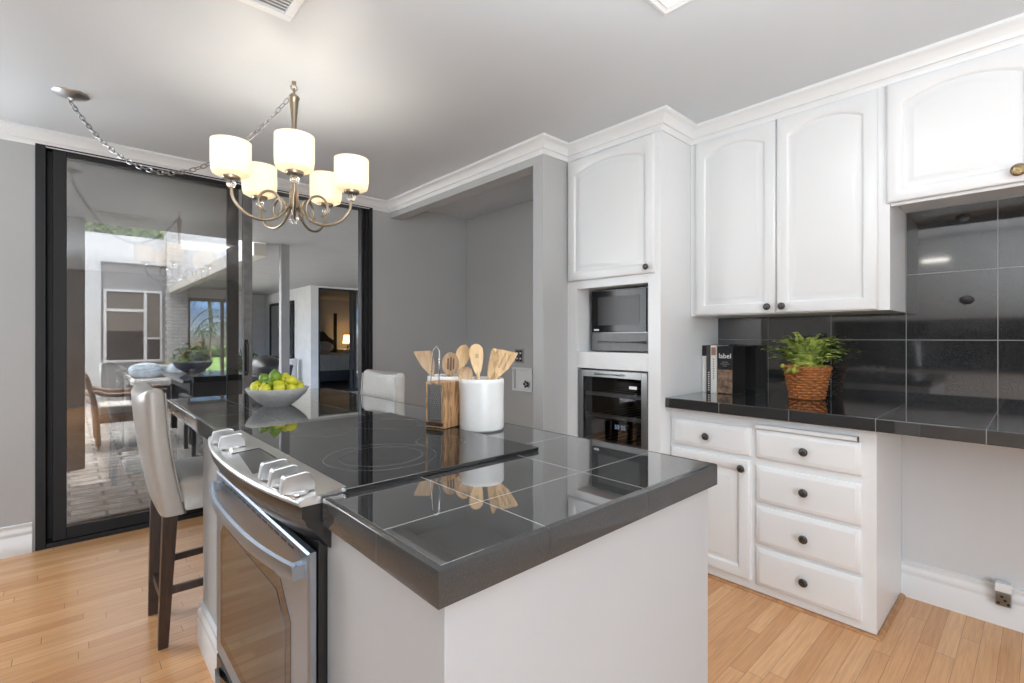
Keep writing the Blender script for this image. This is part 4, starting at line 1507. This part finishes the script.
def spine_text(o, body, size, y, z, m, vertical=False):
    mt = Matrix.Translation((-0.0002, y, z)) @ Matrix.Rotation(-PI / 2, 4, 'Z') @ Matrix.Rotation(PI / 2, 4, 'X')
    if vertical:
        mt = mt @ Matrix.Rotation(-PI / 2, 4, 'Z')
    obj('title', text_mesh(body, size, mt), m, o)


BKX = 2.79
o, w = book('book', 'black cookbook with white title and food photo on its spine, right of the row', BKX, 1.192, 1.280, 0.276, 0.178, M['book_black'])
obj('spine_photo', bx(-0.0008, 0, -w + 0.002, w - 0.002, 0.004, 0.140), M['photo'], o)
spine_text(o, 'label', 0.040, 0.0, 0.218, M['print_white'])
gp_ = mat('gray_print', (0.25, 0.25, 0.25), 0.5)
for k, hw in ((0, 0.016), (1, 0.026), (2, 0.012)):
    obj('subtitle', bx(-0.0008, 0, -hw, hw, 0.182 - k * 0.011, 0.185 - k * 0.011), gp_, o)
o, w = book('book', 'cream spined book next to the black cookbook', BKX - 0.004, 1.283, 1.318, 0.279, 0.160, M['book_white'])
obj('spine_band', bx(-0.0008, 0, -w + 0.004, w - 0.004, 0.222, 0.268), M['print_brown'], o)
for k in range(9):
    obj('spine_print', bx(-0.0008, 0, -0.004, 0.004, 0.195 - k * 0.014, 0.202 - k * 0.014), gp_, o)
o, w = book('book', 'grey-brown book left of the cream spined book', BKX + 0.010, 1.321, 1.351, 0.281, 0.160, M['book_gray'])
for k in range(9):
    obj('spine_print', bx(-0.0008, 0, -0.004, 0.004, 0.012 + k * 0.013, 0.018 + k * 0.013), M['print_white'], o)
o, w = book('book', 'pale book with a dark top band at the left end of the row', BKX + 0.022, 1.354, 1.383, 0.281, 0.150, M['book_white'])
obj('spine_band', bx(-0.0008, 0, -w + 0.001, w - 0.001, 0.215, 0.279), M['book_black'], o)

# ------------------------------------------------------------------ oval covers on the tile
for z, lab in ((1.412, 'small dark oval cover on the black wall tile, lower of the two'), (1.790, 'small dark oval cover on the black wall tile, right under the short cabinet')):
    y = 0.236 if z < 1.6 else 0.247
    bm = B()
    n = 28
    ls = []
    for s, dx in ((1.0, 0.0), (1.0, 0.006), (0.88, 0.010), (0.4, 0.012)):
        ls.append([(3.042 - dx, y + 0.026 * s * math.cos(2 * PI * i / n), z + 0.021 * s * math.sin(2 * PI * i / n)) for i in range(n)])
    o = obj('oval_cover', loops(bm, ls), M['black'], smooth='auto', origin=(3.042, y, z))
    tag(o, lab, 'wall fitting')

# ------------------------------------------------------------------ kitchen run on the left wall (seen in the reflections)
t = thing('sink_cabinet', 'white base cabinets with sink on the wall opposite the desk counter', 'cabinet', (-1.6, 0.2, 0))
obj('body', bx(XL + 0.012, -1.30, -1.8, 2.0, 0.10, 0.86), M['white'], t, bevel=0.002)
obj('plinth', bx(XL + 0.012, -1.36, -1.8, 2.0, 0.0, 0.10), M['white'], t)
bm = B()
prism(bm, [(XL + 0.01, -1.8), (-1.27, -1.8), (-1.27, 2.0), (XL + 0.01, 2.0)], 0.861, 0.914)
o = obj('sink_countertop', bm, M['counter_tile'], bevel=0.004, origin=(-1.6, 0.1, 0.86))
tag(o, 'black tile countertop on the sink side of the kitchen', 'countertop')
bm = B()
fx, fy = -1.72, 1.05
tube(bm, catmull([(fx, fy, 0.915), (fx, fy, 1.12), (fx + 0.03, fy, 1.22), (fx + 0.11, fy, 1.25), (fx + 0.19, fy, 1.20), (fx + 0.20, fy, 1.14)], 8), 0.013, 12)
lathe(bm, [(0.03, 0.915), (0.03, 0.925), (0.018, 0.935), (0.0, 0.936)], (fx, fy, 0), 20)
o = obj('faucet', bm, M['chrome'], smooth='auto', origin=(fx, fy, 0.915))
tag(o, 'chrome gooseneck faucet on the sink counter', 'faucet')
t = thing('sink_wall_cabinet', 'white wall cabinets over the sink counter', 'cabinet', (-1.75, 0.2, 1.46))
obj('body', bx(XL + 0.012, -1.57, -1.8, 2.0, 1.46, 2.43), M['white'], t, bevel=0.003)
lt = obj('valance_lamp', bx(-1.57, -1.545, 0.75, 0.99, 2.15, 2.175), M['lightstrip'], t)
struct('trim_3', bx(XL, XL + 0.008, -1.8, 2.0, 0.915, 1.459), M['splash_tile'])

# ------------------------------------------------------------------ outside: patio, soffit, walls
YW = 13.5
struct('floor_patio', bx(-5, 9, YB + 0.16, 16, -0.12, -0.03), M['paver'])
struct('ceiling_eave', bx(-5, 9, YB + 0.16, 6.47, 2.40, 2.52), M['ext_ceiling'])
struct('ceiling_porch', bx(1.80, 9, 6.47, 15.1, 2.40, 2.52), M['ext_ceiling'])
bm = B()
box(bm, -5, 0.235, YW - 0.06, YW + 0.2, -0.03, 3.45)
box(bm, 0.235, 0.50, YW - 0.06, YW + 0.2, -0.03, 3.45)
box(bm, 0.50, 1.62, YW - 0.06, YW + 0.2, 2.86, 3.45)
struct('wall_courtyard', bm, M['ext_white'])
struct('wall_recess', bx(0.50, 1.62, YW, YW + 0.2, -0.03, 2.86), M['ext_gray'])
struct('wall_brick', bx(1.62, 2.02, YW - 0.25, YW + 0.2, -0.03, 3.9), M['ext_brick'])
bm = B()
box(bm, 2.02, 3.2, YW, YW + 0.15, 2.18, 2.40)
box(bm, 3.12, 3.2, YW + 0.15, 14.4, -0.03, 2.40)
box(bm, 3.12, 3.2, YW, YW + 0.15, -0.03, 2.18)
box(bm, 3.12, 4.10, 14.4, 14.55, -0.03, 2.40)
box(bm, 2.02, 7.0, YW, YW + 0.15, 2.53, 4.6)
struct('wall_porch', bm, M['ext_white'])
bm = B()
box(bm, 3.96, 4.10, 10.96, 14.4, -0.03, 2.40)
box(bm, 4.10, 4.13, 10.96, 11.04, -0.03, 2.40)
struct('wall_garden', bm, M['ext_white'])
bm = B()
box(bm, 4.13, 9.0, 10.96, 11.10, 2.36, 2.40)
box(bm, 6.35, 9.0, 10.96, 11.10, -0.03, 2.36)
struct('wall_bedroom', bm, M['ext_white'])
bm = B()
box(bm, -5, -4.9, YB + 0.16, YW, -0.03, 3.2)
struct('wall_side', bm, M['ext_white'])

# windows
w = bpy.data.objects.new('window_1', None)
COL.objects.link(w)
w['kind'] = 'structure'
w.location = (1.0, YW, 0.7)
WLOC[w] = Vector(w.location)
bm = B()
wx0, wx1, wz0, wz1 = 0.54, 1.56, 0.70, 2.28
box(bm, wx0, wx0 + 0.05, YW - 0.05, YW, wz0, wz1)
box(bm, 1.225, 1.285, YW - 0.05, YW, wz0, wz1)
box(bm, wx1 - 0.04, wx1, YW - 0.05, YW, wz0, wz1)
for a, b in ((wx0 + 0.05, 1.225), (1.285, wx1 - 0.04)):
    box(bm, a, b, YW - 0.05, YW, wz1 - 0.05, wz1)
    box(bm, a, b, YW - 0.05, YW, wz0, wz0 + 0.05)
box(bm, wx0 + 0.05, 1.225, YW - 0.05, YW, 1.80, 1.86)
box(bm, 1.285, wx1 - 0.04, YW - 0.05, YW, 1.20, 1.24)
obj('frame', bm, M['ext_white'], w, bevel=0.004)
for a, b, c, d_, m in ((wx0 + 0.05, 1.225, 0.75, 1.80, 'window_dark'), (wx0 + 0.05, 1.225, 1.86, 2.23, 'blind'), (1.285, wx1 - 0.04, 0.75, 1.20, 'window_dark'), (1.285, wx1 - 0.04, 1.24, 2.23, 'blind')):
    obj('pane', bx(a, b, YW - 0.02, YW - 0.012, c, d_), M[m], w)
obj('roller_blind', bx(wx0 + 0.05, 1.225, YW - 0.026, YW - 0.021, 1.38, 1.80), M['blind'], w)
w = bpy.data.objects.new('window_2', None)
COL.objects.link(w)
w['kind'] = 'structure'
w.location = (2.5, YW, 0.0)
WLOC[w] = Vector(w.location)
bm = B()
box(bm, 2.02, 2.10, YW, YW + 0.12, -0.03, 2.18)
box(bm, 2.74, 2.80, YW, YW + 0.12, -0.03, 2.18)
box(bm, 3.05, 3.12, YW, YW + 0.12, -0.03, 2.18)
for a, b in ((2.10, 2.74), (2.80, 3.05)):
    box(bm, a, b, YW, YW + 0.12, 2.10, 2.18)
    box(bm, a, b, YW, YW + 0.12, -0.03, 0.05)
obj('frame', bm, M['brownframe'], w, bevel=0.004)
for a, b in ((2.10, 2.74), (2.80, 3.05)):
    obj('pane', bx(a, b, YW + 0.05, YW + 0.056, 0.05, 2.10), M['clear'], w)
w = bpy.data.objects.new('window_3', None)
COL.objects.link(w)
w['kind'] = 'structure'
w.location = (3.96, 13.0, 0.7)
WLOC[w] = Vector(w.location)
bm = B()
for a in ((12.00, 12.06, 0.70, 2.12), (13.78, 13.84, 0.70, 2.12), (12.06, 13.78, 2.06, 2.12), (12.06, 13.78, 0.70, 0.76)):
    box(bm, 3.92, 3.96, *a)
obj('frame', bm, M['black_frame'], w, bevel=0.004)
obj('pane', bx(3.94, 3.95, 12.06, 13.78, 0.76, 2.06), M['mirror'], w)

# bedroom sliding door and the room behind
dr = bpy.data.objects.new('door_2', None)
COL.objects.link(dr)
dr['kind'] = 'structure'
dr.location = (4.13, 10.96, 0)
WLOC[dr] = Vector(dr.location)
bm = B()
box(bm, 4.13, 4.165, 10.955, 11.03, -0.03, 2.36)
box(bm, 6.31, 6.35, 10.955, 11.03, -0.03, 2.36)
box(bm, 4.165, 6.31, 10.955, 11.03, 2.32, 2.36)
box(bm, 4.165, 6.31, 10.955, 11.03, -0.03, 0.02)
box(bm, 4.86, 4.94, 10.965, 10.985, 0.02, 2.32)
box(bm, 4.97, 5.04, 10.995, 11.015, 0.02, 2.32)
obj('frame', bm, M['black_frame'], dr, bevel=0.004)
obj('glass', bx(5.04, 6.31, 11.0, 11.006, 0.02, 2.32), M['pane'], dr)
bm = B()
box(bm, 4.10, 9.0, 14.9, 15.0, 0.0, 2.40)
box(bm, 4.10, 4.2, 11.1, 14.9, 0.0, 2.40)
box(bm, 8.9, 9.0, 11.1, 14.9, 0.0, 2.40)
struct('wall_bedside', bm, M['roomwhite'])
struct('floor_bedroom', bx(4.10, 9.0, 11.10, 14.9, -0.03, 0.0), M['bedfloor'])
t = thing('bed', 'bed with a black headboard and pleated white cover seen through the far glass door', 'bed', (5.3, 13.8, 0))
bm = B()
ys_ = 12.75
n = 90
ls = []
for z, o_ in ((0.36, 0.02), (0.78, 0.0)):
    ls.append([(4.5 + 1.45 * i / n, ys_ + o_ + 0.012 * math.sin(i * 2.1), z) for i in range(n + 1)] + [(5.95, 14.6, z), (4.5, 14.6, z)])
obj('bedspread', loops(bm, ls), M['bedspread'], t)
obj('base', bx(4.52, 5.93, 12.80, 14.6, 0.08, 0.36), M['headboard'], t)
for x in (4.6, 5.85):
    for y in (12.86, 14.5):
        obj('foot', bx(x - 0.04, x + 0.04, y - 0.04, y + 0.04, 0.0, 0.08), M['headboard'], t)
hb = B()
pts = [(4.45, 0.4), (5.98, 0.4), (5.98, 1.16), (5.82, 1.26), (5.68, 1.42), (4.75, 1.42), (4.61, 1.26), (4.45, 1.16)]
loops(hb, [[(x, 14.62, z) for x, z in pts], [(x, 14.68, z) for x, z in pts]])
obj('headboard', hb, M['headboard'], t, bevel=0.01)
obj('bed_post', bx(5.99, 6.07, 14.60, 14.68, 0.0, 1.98), M['headboard'], t, bevel=0.008)
for x in (4.85, 5.55):
    p = B()
    sphere(p, (x, 14.40, 0.95), 0.33, sx=1.0, sy=0.38, sz=0.55)
    obj('pillow', p, M['cushion'], t, smooth=True)
t = thing('nightstand', 'small pale nightstand under the lit bedside lamp', 'nightstand', (6.38, 14.5, 0))
obj('body', bx(6.15, 6.62, 14.3, 14.8, 0.12, 0.88), M['bedspread'], t, bevel=0.01)
obj('drawer', bx(6.19, 6.58, 14.285, 14.3, 0.55, 0.80), M['bedspread'], t, bevel=0.004)
for x in (6.18, 6.59):
    for y in (14.33, 14.77):
        obj('leg', bx(x - 0.02, x + 0.02, y - 0.02, y + 0.02, 0.0, 0.12), M['headboard'], t)
t = thing('bedside_lamp', 'lit bedside lamp with a warm shade beyond the far glass door', 'lamp', (6.36, 14.5, 0.88))
obj('base', lathe(B(), [(0.0, 0.88), (0.07, 0.88), (0.07, 0.90), (0.02, 0.93), (0.05, 1.0), (0.015, 1.07), (0.015, 1.12), (0, 1.12)], (6.36, 14.5, 0), 20), M['headboard'], t, smooth='auto')
obj('lamp_shade', lathe(B(), [(0.15, 1.06), (0.11, 1.32), (0.105, 1.32), (0.145, 1.06)], (6.36, 14.5, 0), 28, False, False), M['lampshade'], t, smooth='auto')
d = bpy.data.lights.new('bedside_bulb', 'POINT')
d.energy = 3.5
d.color = (1.0, 0.7, 0.4)
d.shadow_soft_size = 0.05
lo = bpy.data.objects.new('bedside_bulb', d)
COL.objects.link(lo)
lo.location = (6.36, 14.5, 1.2)

# post, beam, pillar
o = obj('patio_post', bx(1.945, 2.045, 6.375, 6.465, -0.03, 2.40), M['ext_gray'], bevel=0.004, origin=(1.99, 6.42, -0.03))
tag(o, 'grey square post holding up the porch roof', 'post')
o = obj('roof_beam', bx(1.66, 1.80, 6.47, YW - 0.26, 2.24, 2.40), M['beam'], bevel=0.004, origin=(1.73, 9.8, 2.3))
tag(o, 'cream painted timber beam along the porch roof edge', 'beam')
o = obj('timber_pillar', bx(-0.30, 0.115, 6.25, 6.46, -0.03, 2.40), M['brownpost'], bevel=0.01, origin=(-0.1, 6.4, -0.03))
tag(o, 'rough brown pillar outside behind the left glass panel', 'pillar')

# outdoor furniture
t = thing('patio_armchair', 'teak armchair with a grey cushion on the paved patio', 'armchair', (0.50, 7.45, -0.03))


def patio_chair_parts(t, ox, oy):
    y0, y1 = oy - 0.31, oy + 0.31
    for y in (y0, y1):
        bm = B()
        tube(bm, catmull([(ox - 0.255, y, -0.03), (ox - 0.27, y, 0.30), (ox - 0.30, y, 0.55), (ox - 0.36, y, 0.80)], 6), 0.026, 8)
        obj('leg', bm, M['teak'], t, smooth='auto')
        obj('leg', tube(B(), [(ox + 0.32, y, -0.03), (ox + 0.31, y, 0.60)], 0.024, 8), M['teak'], t, smooth='auto')
        obj('armrest', tube(B(), catmull([(ox - 0.31, y, 0.64), (ox - 0.15, y, 0.585), (ox + 0.1, y, 0.585), (ox + 0.37, y, 0.61)], 6), 0.024, 8), M['teak'], t, smooth='auto')
    bm = B()
    box(bm, ox - 0.27, ox + 0.31, y0, y0 + 0.03, 0.27, 0.35)
    box(bm, ox - 0.27, ox + 0.31, y1 - 0.03, y1, 0.27, 0.35)
    box(bm, ox + 0.28, ox + 0.31, y0 + 0.03, y1 - 0.03, 0.27, 0.35)
    box(bm, ox - 0.27, ox - 0.24, y0 + 0.03, y1 - 0.03, 0.27, 0.35)
    obj('seat_frame', bm, M['teak'], t, bevel=0.004)
    obj('seat_cushion', bx(ox - 0.25, ox + 0.30, y0 + 0.03, y1 - 0.03, 0.352, 0.46), M['cushion'], t, bevel=0.03, seg=3)
    bm = B()
    for k in range(4):
        z = 0.50 + 0.085 * k
        x = ox - 0.285 - 0.26 * (z - 0.5) 
        tube(bm, catmull([(x, y0, z), (x - 0.05, oy, z), (x, y1, z)], 6), 0.018, 8)
    obj('back_slats', bm, M['teak'], t, smooth='auto')


patio_chair_parts(t, 0.50, 7.45)
t = thing('patio_table', 'dark outdoor dining table with a polished top', 'table', (1.42, 7.55, -0.03))
obj('tabletop', bx(0.98, 1.80, 6.75, 8.35, 0.70, 0.745), M['stone_top'], t, bevel=0.006)
obj('apron', bx(1.06, 1.72, 6.83, 8.27, 0.60, 0.70), M['wickerblack'], t)
for x in (1.09, 1.69):
    for y in (6.86, 8.24):
        obj('leg', bx(x - 0.035, x + 0.035, y - 0.035, y + 0.035, -0.03, 0.60), M['wickerblack'], t, bevel=0.004)


def wicker_chair(x, y, rz, label):
    t = thing('wicker_chair', label, 'chair', (x, y, -0.03), 'black wicker patio chairs', local=True)
    t.rotation_euler = (0, 0, rz)
    obj('seat', bx(-0.26, 0.26, -0.25, 0.27, 0.36, 0.45), M['wickerblack'], t, bevel=0.02)
    bm = B()
    ls = []
    for z, yy in ((0.40, -0.25), (0.62, -0.28), (0.86, -0.33)):
        ls.append([(-0.26, yy, z), (0, yy - 0.05, z), (0.26, yy, z), (0.26, yy - 0.045, z), (0, yy - 0.095, z), (-0.26, yy - 0.045, z)])
    obj('backrest', loops(bm, ls), M['wickerblack'], t, smooth='auto')
    for sx in (-1, 1):
        for yy in (-0.23, 0.24):
            obj('leg', bar(B(), (sx * 0.235, yy, 0), (sx * 0.235, yy, 0.37), 0.035, 0.035), M['wickerblack'], t)
        obj('armrest', bx(sx * 0.27 - 0.03, sx * 0.27 + 0.03, -0.29, 0.24, 0.60, 0.64), M['wickerblack'], t, bevel=0.01)


wicker_chair(1.22, 6.36, 0.0, 'black wicker chair at the near end of the patio table')
wicker_chair(2.08, 7.75, PI / 2, 'black wicker chair at the porch side of the patio table')
bm = B()
lathe(bm, [(0.0, 0.747), (0.07, 0.747), (0.10, 0.76), (0.20, 0.83), (0.24, 0.90), (0.235, 0.90), (0.19, 0.835), (0.09, 0.77), (0.0, 0.765)], (1.27, 7.95, 0), 28, False, False)
o = obj('leaf_bowl', bm, M['navy'], smooth='auto', origin=(1.27, 7.95, 0.747))
tag(o, 'dark wide bowl on the outdoor dining table', 'bowl')
t = thing('patio_sofa', 'outdoor sofa with blue and white pillows before the recessed window', 'sofa', (1.15, 10.6, -0.03))
bm = B()
box(bm, 0.75, 1.78, 10.2, 11.0, 0.10, 0.40)
obj('base', bm, M['wickerblack'], t, bevel=0.02)
for x in (0.80, 1.73):
    for y in (10.25, 10.95):
        obj('leg', bx(x - 0.03, x + 0.03, y - 0.03, y + 0.03, -0.03, 0.10), M['wickerblack'], t)
obj('seat_cushion', bx(0.78, 1.75, 10.18, 10.78, 0.402, 0.52), M['cushion'], t, bevel=0.04, seg=3)
obj('back_cushion', bx(0.78, 1.75, 10.80, 11.0, 0.52, 0.74), M['cushion'], t, bevel=0.05, seg=3)
for x, m, lab in ((1.0, 'cushion_blue', 'blue and white pillow at the left of the patio sofa'), (1.55, 'cushion_blue', 'blue and white pillow in the middle of the patio sofa')):
    bm = B()
    sphere(bm, (x, 10.66, 0.66), 0.24, sx=1.05, sy=0.32, sz=0.60, rot=Matrix.Rotation(-0.25, 4, 'X'))
    o = obj('pillow', bm, M[m], smooth=True, origin=(x, 10.66, 0.53))
    tag(o, lab, 'pillow', 'pillows on the patio sofa')


def shrub(name, label, x, y, z, pot_r, pot_h, pot_m, fr, fz, n, leafm, seed):
    t = thing(name, label, 'potted plant', (x, y, z))
    obj('pot', lathe(B(), [(0, z), (pot_r * 0.75, z), (pot_r, z + pot_h), (pot_r * 0.9, z + pot_h), (pot_r * 0.85, z + pot_h * 0.9), (0, z + pot_h * 0.9)], (x, y, 0), 24), M[pot_m], t, smooth='auto')
    r_ = random.Random(seed)
    bm = B()
    for i in range(n):
        u, v, w_ = r_.gauss(0, 0.5), r_.gauss(0, 0.5), r_.gauss(0, 0.5)
        c = Vector((x + u * fr, y + v * fr, z + pot_h + fz + w_ * fz))
        d1 = Vector((r_.uniform(-1, 1), r_.uniform(-1, 1), r_.uniform(-0.5, 1))).normalized()
        d2 = d1.orthogonal().normalized() * 0.03
        d1 *= 0.10
        bm.faces.new([bm.verts.new(c - d1), bm.verts.new(c + d2), bm.verts.new(c + d1), bm.verts.new(c - d2)])
    obj('foliage', bm, M[leafm], t)


shrub('potted_shrub', 'dark potted shrub by the brick pillar outside', 2.05, 12.7, -0.03, 0.22, 0.45, 'wickerblack', 0.28, 0.30, 320, 'hedge', 3)
shrub('potted_shrub', 'potted plant in a grey planter on the far side of the porch', 2.75, 11.2, -0.03, 0.26, 0.5, 'terracotta', 0.25, 0.22, 260, 'palm', 4)
t = thing('round_grill', 'black covered round grill on the porch', 'grill', (2.55, 9.2, -0.03))
obj('bowl', lathe(B(), [(0, 0.42), (0.16, 0.44), (0.26, 0.55), (0.29, 0.70), (0.28, 0.76), (0.20, 0.86), (0.08, 0.92), (0, 0.93)], (2.55, 9.2, 0), 28), M['black'], t, smooth='auto')
for k in range(3):
    a = 2 * PI * k / 3
    obj('leg', rod(B(), (2.55 + 0.26 * math.cos(a), 9.2 + 0.26 * math.sin(a), -0.03), (2.55 + 0.15 * math.cos(a), 9.2 + 0.15 * math.sin(a), 0.48), 0.014), M['black'], t, smooth='auto')
bm = B()
lathe(bm, [(0.0, -0.03), (0.11, -0.03), (0.125, 0.0), (0.115, 0.6), (0.13, 0.74), (0.12, 0.75), (0.10, 0.72), (0, 0.70)], (3.76, 11.6, 0), 28)
o = obj('tall_planter', bm, M['ext_white'], smooth='auto', origin=(3.76, 11.6, -0.03))
tag(o, 'tall white round planter by the far porch corner', 'planter')

# garden beyond the far window
struct('floor_lawn', bx(-30, 40, 16.0, 90, -0.4, -0.15), M['lawn'])
r_ = random.Random(12)


def leafy(name, label, cat, c, rad, n, m, leaf, group=None, trunk=None):
    t = thing(name, label, cat, (c[0], c[1], -0.15), group)
    bm = B()
    for i in range(n):
        v = Vector((r_.gauss(0, 1), r_.gauss(0, 1), r_.gauss(0, 1))).normalized() * (r_.random() ** 0.4)
        q = Vector(c) + Vector((v.x * rad[0], v.y * rad[1], v.z * rad[2]))
        d1 = Vector((r_.uniform(-1, 1), r_.uniform(-1, 1), r_.uniform(-1, 1))).normalized()
        d2 = d1.orthogonal().normalized() * leaf * 0.5
        d1 *= leaf
        bm.faces.new([bm.verts.new(q - d1), bm.verts.new(q + d2), bm.verts.new(q + d1), bm.verts.new(q - d2)])
    obj('foliage', bm, M[m], t)
    if trunk:
        obj('trunk', tube(B(), [(c[0], c[1], -0.15), (c[0], c[1], c[2])], trunk, 8), M['trunk'], t, smooth='auto')


leafy('tree', 'leafy green tree showing over the white courtyard wall', 'tree', (0.6, 18.0, 4.6), (2.4, 1.4, 1.3), 5200, 'treeleaf', 0.10, None, 0.14)
leafy('hedge', 'low green hedge beyond the lawn', 'hedge', (8, 40, 0.15), (8, 1.0, 0.45), 2600, 'hedge', 0.20, None, 0.1)
leafy('shrub', 'bright green bush on the lawn beyond the far window', 'shrub', (2.9, 23.5, 0.2), (0.9, 0.6, 0.45), 700, 'treeleaf', 0.09, None, 0.05)


def palm(x, y, h, r, n, label, tr=0.12, seed=1):
    t = thing('palm_tree', label, 'palm tree', (x, y, -0.15), 'palm trees beyond the lawn')
    rr = random.Random(seed)
    obj('trunk', tube(B(), [(x, y, -0.15), (x + 0.1 * r, y, h * 0.5), (x, y, h)], [tr, tr * 0.8, tr * 0.7], 8), M['trunk'], t, smooth='auto')
    bm = B()
    for i in range(n):
        a = 2 * PI * i / n + rr.uniform(-0.2, 0.2)
        up = rr.uniform(-0.1, 0.7)
        out = Vector((math.cos(a), math.sin(a), 0))
        pts = [Vector(p) for p in bez((x, y, h), Vector((x, y, h)) + out * r * 0.4 + Vector((0, 0, up * r)), Vector((x, y, h)) + out * r * 0.85 + Vector((0, 0, up * r * 0.7)), Vector((x, y, h)) + out * r * 1.05 + Vector((0, 0, -r * 0.35 + up * r * 0.4)), 10)]
        sd = out.cross(Vector((0, 0, 1)))
        for j in range(1, 11):
            for s in (-1, 1):
                L = r * 0.28 * math.sin(PI * (0.12 + 0.8 * j / 10))
                d_ = (sd * s + (pts[j] - pts[j - 1]).normalized() * 0.6 + Vector((0, 0, -0.35))).normalized() * L
                w_ = (pts[j] - pts[j - 1]) * 0.22
                bm.faces.new([bm.verts.new(pts[j] - w_), bm.verts.new(pts[j] + w_), bm.verts.new(pts[j] + d_)])
        tube(bm, pts, r * 0.012, 4)
    obj('fronds', bm, M['palm'], t)


palm(6.25, 34.0, 3.7, 1.3, 16, 'tall palm tree left of the mullion in the far window', 0.14, 2)
palm(6.6, 38.0, 1.5, 0.9, 14, 'short distant palm tree low in the far window', 0.12, 3)
palm(4.5, 20.0, 1.75, 1.3, 18, 'near dark palm right of the mullion in the far window', 0.14, 5)
